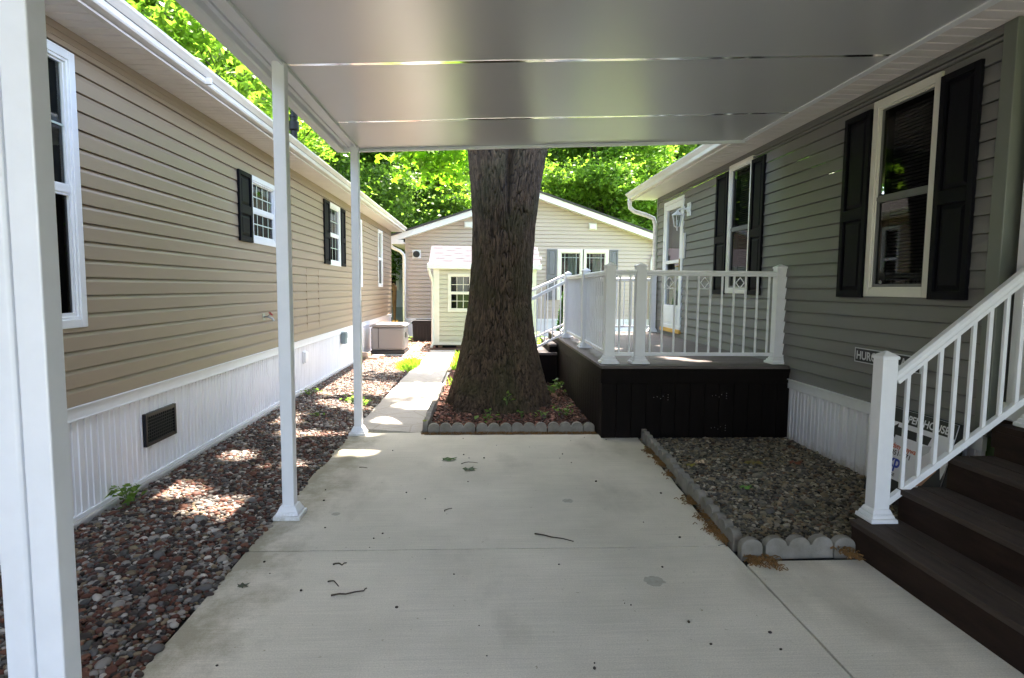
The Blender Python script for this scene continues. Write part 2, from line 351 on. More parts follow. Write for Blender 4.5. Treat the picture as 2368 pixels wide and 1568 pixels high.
# wall frames: (u along wall, v up, w outwards)
LX, RX, FY = -2.52, 3.14, 18.0
fL = lambda u, v, w: (LX+w, u, v)
fR = lambda u, v, w: (RX-w, u, v)
fF = lambda u, v, w: (u, FY-w, v)
def siding(mb, fr, u0, u1, v0, v1, opens=(), dutch=False, course=.1145, urange=None, grv=.055, seams=False):
    prof = [(0, .017), (.50, .014), (.72, .013), (.92, .004), (.955, .003), (.96, -.008), (1.0, -.008)] if dutch else [(0, .018), (1-grv-.005, .003), (1-grv, -.014), (1.0, -.014)]
    cuts = sorted({u0, u1, *[min(max(o[0], u0), u1) for o in opens], *[min(max(o[1], u0), u1) for o in opens]})
    for a, b_ in zip(cuts, cuts[1:]):
        if b_-a < 1e-4: continue
        mid = (a+b_)/2; ex = [(o[2], o[3]) for o in opens if o[0] < mid < o[1]]
        v = v0
        while v < v1-1e-4:
            top = min(v+course, v1)
            segs = [(v, top)]
            for e0, e1 in ex:
                ns = []
                for s0, s1 in segs:
                    if e1 <= s0 or e0 >= s1: ns.append((s0, s1)); continue
                    if e0 > s0: ns.append((s0, e0))
                    if e1 < s1: ns.append((e1, s1))
                segs = ns
            def wv(x):
                t_ = (x-v)/course
                for (p0, w0), (p1, w1) in zip(prof, prof[1:]):
                    if t_ <= p1+1e-6: return w0+(w1-w0)*(t_-p0)/(p1-p0)
                return prof[-1][1]
            for s0, s1 in segs:
                if s1-s0 < 1e-4: continue
                vs = [s0]+[v+p*course for p, _ in prof if s0+1e-4 < v+p*course < s1-1e-4]+[s1]
                def ur(x):
                    if urange:
                        r_ = urange(x); return max(a, r_[0]), min(b_, r_[1])
                    return a, b_
                for p, q in zip(vs, vs[1:]):
                    (a0, b0), (a1, b1) = ur(p), ur(q)
                    if b0 <= a0: continue
                    if b1 <= a1: a1 = b1 = (a1+b1)/2
                    mb.quad((a0, p, wv(p)), (b0, p, wv(p)), (b1, q, wv(q)), (a1, q, wv(q)), fr=fr)
                if s0 == v:
                    a0, b0 = ur(s0)
                    if b0 > a0: mb.quad((a0, v, -.004), (b0, v, -.004), (b0, v, prof[0][1]), (a0, v, prof[0][1]), fr=fr)
            if seams and v1-v > course and random.random() < .6:
                us = a+((v*37.7) % 3.6)
                while us < b_:
                    if not any(o[0]-.02 < us < o[1]+.02 and o[2]-course < v < o[3] for o in opens): mb.box((us, v+.003, .0), (us+.005, v+course*.62, .0192), fr)
                    us += 3.6
            v += course
    return mb
def ring(mb, fr, u0, u1, v0, v1, t_, w0, w1, tb=None):
    tb = tb or t_
    mb.box((u0, v0, w0), (u0+t_, v1, w1), fr); mb.box((u1-t_, v0, w0), (u1, v1, w1), fr)
    mb.box((u0+t_, v1-t_, w0), (u1-t_, v1, w1), fr); mb.box((u0+t_, v0, w0), (u1-t_, v0+tb, w1), fr)
def window(root, fr, u0, u1, v0, v1, trim='white', grids=(0, 0), grid_lower=True, hung=True, inner='blind', rail=None, cas=.055, lab=None, muntin='white', upper='glass', sash=None):
    rh = .022 if not sash else .014
    mb = MB()
    ring(mb, fr, u0-.01, u1+.01, v0-.01, v1+.01, cas, -.03, .024)
    ring(mb, fr, u0+cas-.012, u1-cas+.012, v0+cas-.012, v1-cas+.012, .018, -.03, .015)
    a, b_, c, d = u0+cas+.006, u1-cas-.006, v0+cas+.006, v1-cas-.006
    vm = rail if rail else (c+d)/2
    sb = MB()
    if hung: sb.box((a, vm-rh, -.025), (b_, vm+rh, .008), fr)
    # lower sash stiles
    if hung:
        ring(sb, fr, a, b_, c, vm-rh, .016, -.022, .004, .022)
        ring(sb, fr, a, b_, vm+rh, d, .010, -.022, -.002)
    wn = mb.build('window', trim, root, bevel=.004)
    if lab: wn['label'] = lab
    if hung: sb.build('sash', sash or trim, wn)
    halves = ((c, vm, 'screen'), (vm, d, upper)) if hung else ((c, d, 'glass'),)
    for k, (p, q, gm) in enumerate(halves):
        MB().quad((a, p, -.012-.004*k), (b_, p, -.012-.004*k), (b_, q, -.012-.004*k), (a, q, -.012-.004*k), fr=fr).build('pane', gm, wn)
        if grids[0] and (k == 1 or grid_lower or not hung):
            g_ = MB(); gw = .0065
            for i in range(1, grids[0]):
                x_ = a+(b_-a)*i/grids[0]; g_.box((x_-gw, p+.02, -.0085), (x_+gw, q-.02, -.0045), fr)
            for j in range(1, grids[1]):
                z_ = p+(q-p)*j/grids[1]; g_.box((a+.02, z_-gw, -.008), (b_-.02, z_+gw, -.004), fr)
            g_.build('grille', muntin, wn)
    rc = MB(); D = -.35
    rc.quad((a, c, D), (b_, c, D), (b_, d, D), (a, d, D), fr=fr)
    rc.quad((a, c, -.05), (a, c, D), (a, d, D), (a, d, -.05), fr=fr); rc.quad((b_, c, -.05), (b_, c, D), (b_, d, D), (b_, d, -.05), fr=fr)
    rc.quad((a, c, -.05), (b_, c, -.05), (b_, c, D), (a, c, D), fr=fr); rc.quad((a, d, -.05), (b_, d, -.05), (b_, d, D), (a, d, D), fr=fr)
    rc.build('window_recess', 'dark', wn)
    if inner == 'blind':
        bl = MB(); z_ = c+.02
        while z_ < d-.02:
            bl.box((a+.02, z_, -.10), (b_-.02, z_+.017, -.094), fr); z_ += .026
        bl.build('blind', 'blind', wn)
    elif inner == 'curtain':
        cu = MB(); N = 40
        for i in range(N):
            x0 = a+(b_-a)*(.38+.50*i/N); x1 = a+(b_-a)*(.38+.50*(i+1)/N)
            w_ = lambda k_: -.14+.02*math.sin(k_*1.3)+.008*math.sin(k_*3.1)
            cu.quad((x0, c, w_(i)), (x1, c, w_(i+1)), (x1, d, w_(i+1)), (x0, d, w_(i)), fr=fr)
        cu.build('curtain', 'curtain', wn, smooth=True)
    return wn
def shutter(root, fr, u0, u1, v0, v1, m='black', split=.55):
    mb = MB(); s_ = .045; mid = v0+(v1-v0)*split*.83+.0
    mb.box((u0+s_, v0+s_, .012), (u1-s_, v1-s_, .020), fr)
    ring(mb, fr, u0, u1, v0, v1, s_, .0125, .040, .055)
    mb.box((u0+s_, mid-.045, .0125), (u1-s_, mid+.045, .040), fr)
    for p, q in ((v0+.055, mid-.045), (mid+.045, v1-s_)):
        i = len(mb.v); e = .012; f_ = .04
        for k, ww in ((e, .020), (f_, .032)):
            mb.v += [fr(u0+s_+k, p+k, ww), fr(u1-s_-k, p+k, ww), fr(u1-s_-k, q-k, ww), fr(u0+s_+k, q-k, ww)]
        mb.f += [tuple(i+k for k in qd) for qd in ((4, 5, 6, 7), (0, 1, 5, 4), (1, 2, 6, 5), (2, 3, 7, 6), (3, 0, 4, 7))]
    return mb.build('shutter', m, root, bevel=.0025)
def ribs(fr, u0, u1, v0, v1, pitch=.1):
    mb = MB(); u = u0; k = 0
    pat = [(.0, .0), (.004, -.012), (.016, -.012), (.020, 0), (.062, 0), (.068, .006), (.078, .006), (.084, 0)]
    pts = []
    while u < u1:
        for du, w_ in pat:
            if u+du < u1: pts.append((u+du, w_+.004))
        u += pitch
    pts.append((u1, .004))
    for (a, wa), (b_, wb) in zip(pts, pts[1:]): mb.quad((a, v0, wa), (b_, v0, wb), (b_, v1, wb), (a, v1, wa), fr=fr)
    return mb
def text_mesh(body, size, place, m, parent, name, bold=0, sx=1, fit=None):
    cu = bpy.data.curves.new('t', 'FONT'); cu.body = body; cu.size = size; cu.offset = bold
    to = bpy.data.objects.new('t', cu); scn.collection.objects.link(to)
    bpy.context.view_layer.update()
    me0 = bpy.data.meshes.new_from_object(to.evaluated_get(bpy.context.evaluated_depsgraph_get()))
    if fit: sx = fit/max(v.co.x for v in me0.vertices)
    mb = MB(); mb.v = [place(v.co.x*sx, v.co.y) for v in me0.vertices]; mb.f = [tuple(p.vertices) for p in me0.polygons]
    bpy.data.objects.remove(to); bpy.data.curves.remove(cu); bpy.data.meshes.remove(me0)
    return mb.build(name, m, parent)

# ------------------------------------------------------------------ ground
def struct(mb, name, m, z=None, **k):
    o = mb.build(name, m, **k); o['kind'] = 'structure'; return o
g_ = MB(); g_.quad((-150, -150, -.06), (150, -150, -.06), (150, 150, -.06), (-150, 150, -.06)); struct(g_, 'ground', 'lawn')
r_ = MB(); r_.quad((-150, -14, -.05), (150, -14, -.05), (150, -7, -.05), (-150, -7, -.05)); struct(r_, 'road', 'asphalt')
b_ = MB(); b_.quad((LX-.02, -6.9, -.02), (-1.25, -6.9, -.02), (-1.25, 12.1, -.02), (LX-.02, 12.1, -.02)); struct(b_, 'bed_ground', 'bedsoil')
b_ = MB(); b_.quad((-2.6, 12.1, -.015), (-1.2, 12.1, -.015), (-1.2, 24, -.015), (-2.6, 24, -.015))
b_.quad((-1.2, 14.6, -.015), (5.5, 14.6, -.015), (5.5, 18.1, -.015), (-1.2, 18.1, -.015)); struct(b_, 'mulch_ground', 'redmulchsoil')
b_ = MB(); b_.quad((-.6, 6.05, -.02), (3.14, 6.05, -.02), (3.14, 11.2, -.02), (-.6, 11.2, -.02)); struct(b_, 'tree_bed_ground', 'soil')
b_ = MB(); b_.quad((1.4, 3.1, -.04), (3.2, 3.1, -.04), (3.2, 6.0, -.04), (1.4, 6.0, -.04)); struct(b_, 'stone_bed_ground', 'bedsoil')
# driveway slabs with real joints between them
def edge_noise(p, q, n_, amp=.006):
    out = []
    for k in range(n_):
        t_ = k/n_; x_ = p[0]+(q[0]-p[0])*t_; y_ = p[1]+(q[1]-p[1])*t_
        out.append((x_+random.uniform(-amp, amp)*(k > 0), y_+random.uniform(-amp, amp)*(k > 0)))
    return out
slabs = MB()
j = .0055
# far bay
slabs.prism(edge_noise((-1.32, 3.345+j), (1.445, 3.33+j), 60, .0025)+edge_noise((1.445, 3.33+j), (1.60, 6.02), 24, .008)+edge_noise((1.60, 6.02), (-.62, 6.02), 40, .008)+[(-.62, 6.13)]+edge_noise((-.62, 6.13), (-1.34, 6.13), 4, .003)+edge_noise((-1.34, 6.13), (-1.32, 3.345+j), 12, .006), 'z', -.12, 0)
# middle bay
slabs.prism(edge_noise((-1.32, .9), (1.44, .9), 4, 0)+edge_noise((1.44, .9), (1.452, 3.33-j), 24, .002)+edge_noise((1.452, 3.33-j), (-1.32, 3.345-j), 60, .0025)+edge_noise((-1.32, 3.345-j), (-1.30, .9), 10, .006), 'z', -.12, 0)
# strip in front of stairs
slabs.prism([(1.45, .9), (4.5, .9), (4.5, 3.13), (1.51, 3.13)]+edge_noise((1.463, 3.09), (1.451, .9), 18, .002), 'z', -.12, 0)
slabs.prism([(-1.30, -6.9), (4.5, -6.9), (4.5, .9-2*j), (-1.30, .9-2*j)], 'z', -.12, 0)
struct(slabs, 'driveway', 'concrete')
pth = MB()
pth.prism(edge_noise((-.615, 6.14), (-.60, 14.35), 30, .01)+edge_noise((-.60, 14.35), (-1.20, 14.35), 3, .01)+edge_noise((-1.20, 14.35), (-1.34, 6.14), 40, .012), 'z', -.1, -.003)
pth.box((-.60+.01, 9.2, -.1), (.9, 10.6, -.004)); struct(pth, 'path', 'path')
ck = MB(); ck.tube([(1.40, 3.336, .0005), (1.43, 3.35, .0005), (1.455, 3.345, .0005), (1.47, 3.37, .0005), (1.50, 3.375, .0005)], .0022, 4); struct(ck, 'driveway_crack', 'dark')
st_ = MB(); r1_ = random.Random(3)
for (x_, y_, r_) in ((.90, 2.93, .055), (.62, 4.1, .04), (-.95, 3.9, .03)):
    i_ = len(st_.v); st_.v += [(x_+r_*r1_.uniform(.75, 1.15)*math.cos(a), y_+r_*r1_.uniform(.75, 1.15)*math.sin(a), .0008) for a in np.linspace(0, 6.1, 22)]; st_.f.append(tuple(range(i_, i_+22)))
struct(st_, 'driveway_stain', mat('old stain on concrete', (.42, .40, .33), .9, col2=(.33, .31, .25), vscale=30))
# ------------------------------------------------------------------ stones / mulch
def ico(sub):
    bm_ = bmesh.new(); bmesh.ops.create_icosphere(bm_, subdivisions=sub, radius=1)
    V = np.array([v.co[:] for v in bm_.verts]); Fc = np.array([[v.index for v in f.verts] for f in bm_.faces]); bm_.free(); return V, Fc
ICO1, ICO2 = ico(1), ico(2)
def pebbles(name, poly, spacing, size, palette, weights, inside, base=ICO1, z=0, label=None):
    x0, x1, y0, y1 = poly
    xs, ys = np.meshgrid(np.arange(x0, x1, spacing), np.arange(y0, y1, spacing)); P = np.stack([xs.ravel(), ys.ravel()], 1)
    P += rng.uniform(-.5, .5, P.shape)*spacing; P = P[inside(P[:, 0], P[:, 1])]; n_ = len(P)
    V, Fc = base; sc_ = size*rng.lognormal(0, .36, n_)[:, None]*np.stack([rng.uniform(.8, 1.4, n_), rng.uniform(.65, 1.0, n_), rng.uniform(.4, .7, n_)], 1)
    A = rng.uniform(0, 2*np.pi, n_); T = rng.normal(0, .3, n_)
    vv = V[None]*sc_[:, None, :]
    bumpn = 1+.14*np.sin(V@rng.normal(0, 2.2, (3, 1)))[:, 0][None, :]+rng.normal(0, .04, (n_, len(V)))
    vv = vv*bumpn[:, :, None]
    cT, sT = np.cos(T)[:, None], np.sin(T)[:, None]
    y_ = vv[:, :, 1]*cT-vv[:, :, 2]*sT; z_ = vv[:, :, 1]*sT+vv[:, :, 2]*cT; x_ = vv[:, :, 0]
    cA, sA = np.cos(A)[:, None], np.sin(A)[:, None]
    X = x_*cA-y_*sA+P[:, 0:1]; Y = x_*sA+y_*cA+P[:, 1:2]; Z = z_+z+rng.uniform(-.004, .012, n_)[:, None]
    vall = np.stack([X, Y, Z], 2).reshape(-1, 3)
    fall = (Fc[None]+(np.arange(n_)*len(V))[:, None, None]).reshape(-1, 3)
    pal = np.array(palette); ci = rng.choice(len(pal), n_, p=np.array(weights)/sum(weights))
    col = pal[ci]*rng.uniform(.65, 1.3, (n_, 1)); col = np.repeat(col, len(V), 0)
    return vall, fall, col
def merge(parts):
    V, Fa, C, o_ = [], [], [], 0
    for v, f, c in parts: V.append(v); Fa.append(f+o_); C.append(c); o_ += len(v)
    return np.vstack(V), np.vstack(Fa), np.vstack(C)
RP = [(.085, .030, .018), (.125, .052, .03), (.19, .17, .145), (.085, .078, .07), (.36, .32, .27), (.035, .025, .02), (.17, .125, .075)]
RW = [3.0, 1.8, 2.4, 2.8, 1.2, 2.8, 1.4]
lin = lambda x, y: (x < -1.322+.012*np.sin(y*9)) & (x > LX+.05)
v_, f_, c_ = merge([pebbles('', (-2.5, -1.3, .6, 5.2), .0165, .0122, RP, RW, lin, ICO2, -.002), pebbles('', (-2.5, -1.3, 5.2, 12.3), .019, .014, RP, RW, lin, ICO1, -.002)])
o = npmesh('gravel', v_, f_, 'stone', c_, True); tag(o, 'red brown and grey river stones along the tan house', 'gravel', kind='stuff')
GP = [(.19, .16, .11), (.11, .098, .075), (.21, .16, .095), (.32, .28, .21), (.04, .032, .023), (.12, .07, .04), (.08, .073, .06)]
GW = [3, 3, 2, 1.6, 1.6, .8, 2]
rin = lambda x, y: (x > 1.56+.0*y) & (x < 3.14) & (y > 3.24)
v_, f_, c_ = pebbles('', (1.52, 3.15, 3.2, 5.9), .0165, .0120, GP, GW, rin, ICO2, -.02)
o = npmesh('gravel', v_, f_, 'stone', c_, True); tag(o, 'tan and grey river stones between edging and sage house', 'gravel', kind='stuff')
# stones spilled among the mulch beyond and mulch chips
def chips(n_, area, inside, palette, size=.02, z=0):
    x0, x1, y0, y1 = area; P = np.stack([rng.uniform(x0, x1, n_), rng.uniform(y0, y1, n_)], 1); P = P[inside(P[:, 0], P[:, 1])]; n_ = len(P)
    V = np.array([(sx_, sy_, sz_) for sx_ in (-1, 1) for sy_ in (-1, 1) for sz_ in (-1, 1)], float)
    Fc = np.array([(0, 1, 3, 2), (4, 6, 7, 5), (0, 4, 5, 1), (2, 3, 7, 6), (0, 2, 6, 4), (1, 5, 7, 3)])
    sc_ = size*rng.lognormal(0, .4, n_)[:, None]*np.stack([np.ones(n_), rng.uniform(.25, .6, n_), rng.uniform(.08, .25, n_)], 1)
    vv = V[None]*sc_[:, None]*rng.uniform(.7, 1.1, (n_, 8, 1)); T = rng.normal(0, .35, n_)[:, None]; A = rng.uniform(0, 6.28, n_)[:, None]
    x_ = vv[:, :, 0]*np.cos(T)-vv[:, :, 2]*np.sin(T); z_ = vv[:, :, 0]*np.sin(T)+vv[:, :, 2]*np.cos(T); y_ = vv[:, :, 1]
    X = x_*np.cos(A)-y_*np.sin(A)+P[:, :1]; Y = x_*np.sin(A)+y_*np.cos(A)+P[:, 1:]; Z = z_+z+rng.uniform(0, .02, n_)[:, None]
    pal = np.array(palette); col = np.repeat(pal[rng.integers(0, len(pal), n_)]*rng.uniform(.6, 1.4, (n_, 1)), 8, 0)
    return np.stack([X, Y, Z], 2).reshape(-1, 3), (Fc[None]+(np.arange(n_)*8)[:, None, None]).reshape(-1, 4), col
MP = [(.16, .065, .045), (.10, .05, .035), (.07, .045, .035), (.22, .11, .075)]
v_, f_, c_ = merge([chips(15000, (-.53, 1.25, 6.2, 11), lambda x, y: (x < 1.22), MP, .019, 0)])
o = npmesh('mulch', v_, f_, 'chip', c_); tag(o, 'reddish bark mulch around the foot of the big tree', 'mulch', kind='stuff')
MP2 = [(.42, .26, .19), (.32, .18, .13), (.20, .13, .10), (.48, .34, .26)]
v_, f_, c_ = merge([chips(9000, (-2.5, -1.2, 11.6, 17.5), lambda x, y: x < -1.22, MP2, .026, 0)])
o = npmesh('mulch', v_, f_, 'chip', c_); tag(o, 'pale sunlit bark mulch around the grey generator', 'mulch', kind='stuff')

# ------------------------------------------------------------------ scalloped edging
def edging_mesh(nl, pitch, h, th=.055):
    mb = MB(); pts = []; r_ = pitch*.47
    pts.append((-pitch*nl/2+.004, 0))
    for k in range(nl):
        c = -pitch*nl/2+pitch*(k+.5)
        for a in np.linspace(math.pi*.97, math.pi*.03, 11): pts.append((c+r_*math.cos(a), h-r_*.8+r_*.8*math.sin(a)))
    pts.append((pitch*nl/2-.004, 0))
    mb.prism([(p, q) for p, q in pts], 'y', -th/2, th/2); return mb
def lay_edging(p, q, pitch, h, label, first=0, group='scalloped edging blocks', ends=('near end', 'far end')):
    p, q = Vector((*p, 0)), Vector((*q, 0)); L_ = (q-p).length; n_ = round(L_/pitch); pitch = L_/n_; d = (q-p).normalized(); ang = math.atan2(d.y, d.x)
    seq = ([1] if first else [])
    while sum(seq) < n_: seq.append(min(3, n_-sum(seq)))
    protos = {}; s_ = 0
    for k, nl in enumerate(seq):
        if nl not in protos:
            o = edging_mesh(nl, pitch, h).build('edging_block', 'edging', bevel=.007); protos[nl] = o
        else: o = protos[nl].copy(); scn.collection.objects.link(o)
        c = p+d*(s_+nl/2)*pitch; s_ += nl
        o.location = (c.x+random.uniform(-.006, .006), c.y+random.uniform(-.006, .006), -.025+random.uniform(-.004, .006)); o.rotation_euler = (R(random.uniform(-3, 3)), R(random.uniform(-.8, .8)), ang+R(random.uniform(-1.5, 1.5)))
        tot = len(seq); near, far_ = ends
        od = ['first', 'second', 'third', 'fourth', 'fifth', 'sixth', 'seventh', 'eighth']
        tag(o, label+', '+(od[k]+' from the '+near if k < (tot+1)//2 else od[tot-1-k]+' from the '+far_), 'edging block', group)
lay_edging((-.545, 6.15), (1.20, 6.17), .128, .118, 'edging block in front of the big tree', 1, 'edging in front of the tree', ('path', 'deck'))
lay_edging((-.575, 6.22), (-.565, 8.7), .13, .125, 'edging block between path and tree bed', 0, 'edging between path and tree bed')
lay_edging((1.655, 5.95), (1.50, 3.30), .132, .115, 'edging block between driveway and stone bed', 0, 'edging between driveway and stone bed', ('deck', 'near corner'))
lay_edging((1.47, 3.21), (2.14, 3.215), .126, .125, 'edging block at near end of stone bed', 1, 'edging at the near end of the stone bed', ('left corner', 'brown steps'))

# ------------------------------------------------------------------ left house (tan)
H1 = empty('mobile_home', (LX, 7, 0), 'long tan vinyl sided house with white skirting, left of the driveway', 'house')
opL = [(3.06, 3.935, 1.24, 2.895), (6.77, 7.57, 1.977, 2.695), (10.16, 10.92, 1.862, 2.88), (12.33, 12.87, 1.50, 2.88), (14.9, 15.52, 1.50, 2.89)]
s_ = MB(); siding(s_, fL, -5, 17.0, .745, 2.93, opL, dutch=True)
W1 = s_.build('wall', 'tan', H1)
fr_ = MB(); fr_.box((-5, 2.93, -.02), (17.0, 3.045, .010), fL); fr_.box((-5, 2.955, .010), (17.0, 2.963, .017), fL); fr_.box((-5, 2.995, .010), (17.0, 3.003, .017), fL)
fr_.build('frieze_trim', 'tan', H1, bevel=.003)
e_ = MB(); fE = lambda u, v, w: (u, 17.0+w, v); siding(e_, fE, -7.5, LX, .745, 4.4, dutch=True, urange=lambda v: (-7.5+max(0, (v-3.0)/.33), LX-max(0, (v-3.0)/.33))); e_.build('end_wall', 'tan', H1); e_ = MB()
fE2 = lambda u, v, w: (u, -5-w, v); siding(e_, fE2, -7.5, LX, .745, 4.4, dutch=True, urange=lambda v: (-7.5+max(0, (v-3.0)/.33), LX-max(0, (v-3.0)/.33)))
e_.build('end_wall', 'tan', H1)
c_ = MB(); c_.box((-7.5, -4.98, .05), (-7.48, 16.98, 3.1)); c_.build('back_wall', 'tan', H1)
c_ = MB(); c_.box((16.95, .745, .0), (17.012, 3.03, .018), fL); c_.build('corner_trim', 'tan', H1)
ribs(fL, -5, 17.0, .05, .66, .125).build('skirting', 'skirt', H1)
k_ = MB(); k_.box((-5, .655, -.01), (17.02, .745, .022), fL); k_.box((-5, .735, .022), (17.02, .748, .034), fL); k_.box((-5, .655, .022), (17.02, .664, .028), fL); k_.build('skirting_trim', 'white', H1, bevel=.003)
k_ = MB(); k_.box((-5, -.06, -.02), (17.03, .035, .05), fL); k_.build('foundation_curb', 'padc', H1, bevel=.01)
k_ = MB(); k_.box((-5, .035, -.02), (17.02, .06, .02), fL); k_.build('bottom_track', 'white', H1)
k_ = MB(); k_.box((-7.4, 17.0, .0), (LX, 17.02, .745)); k_.build('end_skirting', 'skirt', H1)
# soffit with grooves, fascia, gutter
def soffit(root, x0, x1, y0, y1, z, pitch=.1):
    mb = MB(); y_ = y0
    while y_ < y1:
        e = min(y_+pitch, y1); gw = .009
        mb.quad((x0, y_+gw, z), (x1, y_+gw, z), (x1, e-gw, z), (x0, e-gw, z))
        mb.quad((x0, e-gw, z), (x1, e-gw, z), (x1, e, z+.014), (x0, e, z+.014)); mb.quad((x0, e, z+.014), (x1, e, z+.014), (x1, e+gw, z), (x0, e+gw, z))
        y_ += pitch
    return mb.build('soffit', 'soffit', root)
soffit(H1, LX, -2.215, -5.2, 17.25, 3.045)
k_ = MB(); k_.prism([(-2.225, 3.03), (-2.205, 3.03), (-2.205, 3.175), (-2.225, 3.175)], 'y', -5.2, 17.25); k_.box((-2.215, -5.2, 3.028), (-2.185, 17.25, 3.04)); k_.build('fascia', 'gutter', H1)
def gutter_prof(x, z, s): # K-style trough, s=+1 outwards +x
    return [(x, z), (x+s*.062, z), (x+s*.070, z+.012), (x+s*.070, z+.045), (x+s*.098, z+.072), (x+s*.112, z+.085), (x+s*.112, z+.105), (x+s*.100, z+.105), (x+s*.100, z+.09), (x+s*.06, z+.055), (x+s*.058, z+.012), (x+s*.006, z+.012), (x+s*.006, z+.1), (x, z+.1)]
k_ = MB(); k_.prism(gutter_prof(-2.204, 3.055, 1), 'y', -5.2, 17.27); k_.box((-2.2, 4.90, 3.052), (-2.092, 4.93, 3.10)); k_.build('gutter', 'gutter', H1, bevel=.002)
k_ = MB(); k_.prism([(-2.13, 3.165), (-5.01, 4.115), (-7.9, 3.165), (-7.9, 3.10), (-5.01, 4.05), (-2.13, 3.10)], 'y', -5.2, 17.3); k_.build('roof', 'shingle', H1)
window(H1, fL, *opL[0], grids=(3, 2), grid_lower=False, inner='curtain', rail=2.075, muntin='palegreen', lab='tall double hung window with green reflections')
window(H1, fL, *opL[1], grids=(4, 2), inner='none', muntin='palegreen')
shutter(H1, fL, 6.405, 6.752, 1.965, 2.695); shutter(H1, fL, 7.588, 7.93, 1.965, 2.695)
window(H1, fL, *opL[2], grids=(3, 2), inner='none', muntin='palegreen')
shutter(H1, fL, 9.79, 10.14, 1.86, 2.885); shutter(H1, fL, 10.94, 11.27, 1.86, 2.885)
window(H1, fL, *opL[3], inner='none'); window(H1, fL, *opL[4], inner='none')
k_ = MB()  # access panel outline
for (u0, u1, v0, v1) in ((8.80, 8.825, .86, 1.76), (9.44, 9.465, .86, 1.76)): k_.box((u0, v0, 0), (u1, v1, .018), fL)
k_.box((8.825, 1.74, 0), (9.44, 1.757, .0175), fL); k_.build('access_panel_trim', 'tan', H1, bevel=.002)
# hose bib
hb = MB(); hb.tube([fL(7.06, 1.14, .0), fL(7.06, 1.14, .07), fL(7.07, 1.125, .11), fL(7.07, 1.095, .125)], [.011, .011, .013, .012], 10); hb.tube([fL(7.06, 1.14, .055), fL(7.06, 1.175, .09)], .007, 8); hb.box((7.02, 1.10, .012), (7.10, 1.18, .018), fL)
hbo = hb.build('hose_tap', 'steel', H1)
hh = MB(); c0 = Vector(fL(7.06, 1.18, .095)); dd = Vector((.7, 0, .7)).normalized(); e1 = Vector((0, 1, 0)); e2 = dd.cross(e1)
hh.tube([c0+(e1*math.cos(a)+e2*math.sin(a))*.026 for a in np.linspace(0, 2*math.pi, 17)], .0055, 6); hh.beam(c0-e1*.026, c0+e1*.026, .006, .006, (0, 0, 1)); hh.beam(c0-e2*.026, c0+e2*.026, .006, .006, (0, 1, 0)); hh.build('valve_handle', 'red', hbo)
# boxes on the skirting
k_ = MB(); k_.box((10.84, .47, .02), (10.99, .68, .10), fL); k_.box((10.86, .57, .10), (10.97, .66, .112), fL); k_.box((10.99, .60, .03), (11.02, .64, .08), fL); k_.build('electrical_box', 'greybox', H1, bevel=.008)
k_ = MB(); k_.box((8.55, .40, .004), (8.70, .58, .025), fL); k_.box((8.565, .415, .025), (8.685, .565, .05), fL); k_.build('outlet_cover', 'white', H1, bevel=.01)
# foundation vent
v_ = MB(); ring(v_, fL, 4.53, 4.98, .285, .535, .028, 0, .03)
for k in range(1, 14): v_.box((4.558+.394*k/14-.004, .313, .014), (4.558+.394*k/14+.004, .507, .020), fL)
for k in range(1, 8): v_.box((4.558, .313+.194*k/8-.003, .0205), (4.952, .313+.194*k/8+.003, .026), fL)
vo = v_.build('foundation_vent', 'pipe', H1, bevel=.003)
MB().quad((4.54, .30, .0125), (4.97, .30, .0125), (4.97, .52, .0125), (4.54, .52, .0125), fr=fL).build('vent_backing', 'dark', vo)
# roof vent pipe
k_ = MB(); px_, py_ = -3.25, 10.85
k_.tube([(px_, py_, 3.4), (px_, py_, 4.18)], .060, 20); k_.tube([(px_, py_, 4.18), (px_, py_, 4.20), (px_, py_, 4.33), (px_, py_, 4.35)], [.07, .088, .088, .075], 20); k_.tube([(px_, py_, 4.35), (px_, py_, 4.40), (px_, py_, 4.41), (px_, py_, 4.45), (px_, py_, 4.46), (px_, py_, 5.0)], [.066, .066, .072, .072, .06, .055], 20)
k_.build('vent_pipe', 'pipe', H1, smooth=False, bevel=.003)

# ------------------------------------------------------------------ right house (sage)
H2 = empty('mobile_home', (RX, 6.8, 0), 'sage grey sided house with black shutters, right of the driveway', 'house')
opR = [(4.05, 4.74, 1.465, 2.98), (6.90, 7.535, 1.465, 3.035), (9.24, 10.18, .80, 2.965)]
s_ = MB(); siding(s_, fR, 3.54, 10.6, .605, 3.03, opR); s_.build('wall', 'sage', H2)
fr_ = MB(); fr_.box((3.54, 3.045, -.02), (10.64, 3.105, .010), fR); fr_.box((3.54, 3.062, .010), (10.64, 3.067, .018), fR); fr_.box((3.54, 3.085, .010), (10.64, 3.09, .018), fR); fr_.build('frieze_trim', 'sage', H2, bevel=.003)
k_ = MB(); k_.box((3.47, .605, -.08), (3.57, 3.10, .024), fR); k_.build('corner_trim', 'sage_trim', H2, bevel=.005); k_ = MB(); k_.box((10.585, .605, -.08), (10.66, 3.10, .020), fR); k_.build('corner_trim', 'sage_trim', H2, bevel=.005)
ribs(fR, 3.50, 10.65, -.05, .51, .125).build('skirting', 'skirt', H2)
k_ = MB(); k_.box((3.50, .51, -.01), (10.65, .595, .022), fR); k_.box((3.50, .595, -.01), (10.65, .606, .036), fR); k_.build('skirting_trim', 'white', H2, bevel=.003)
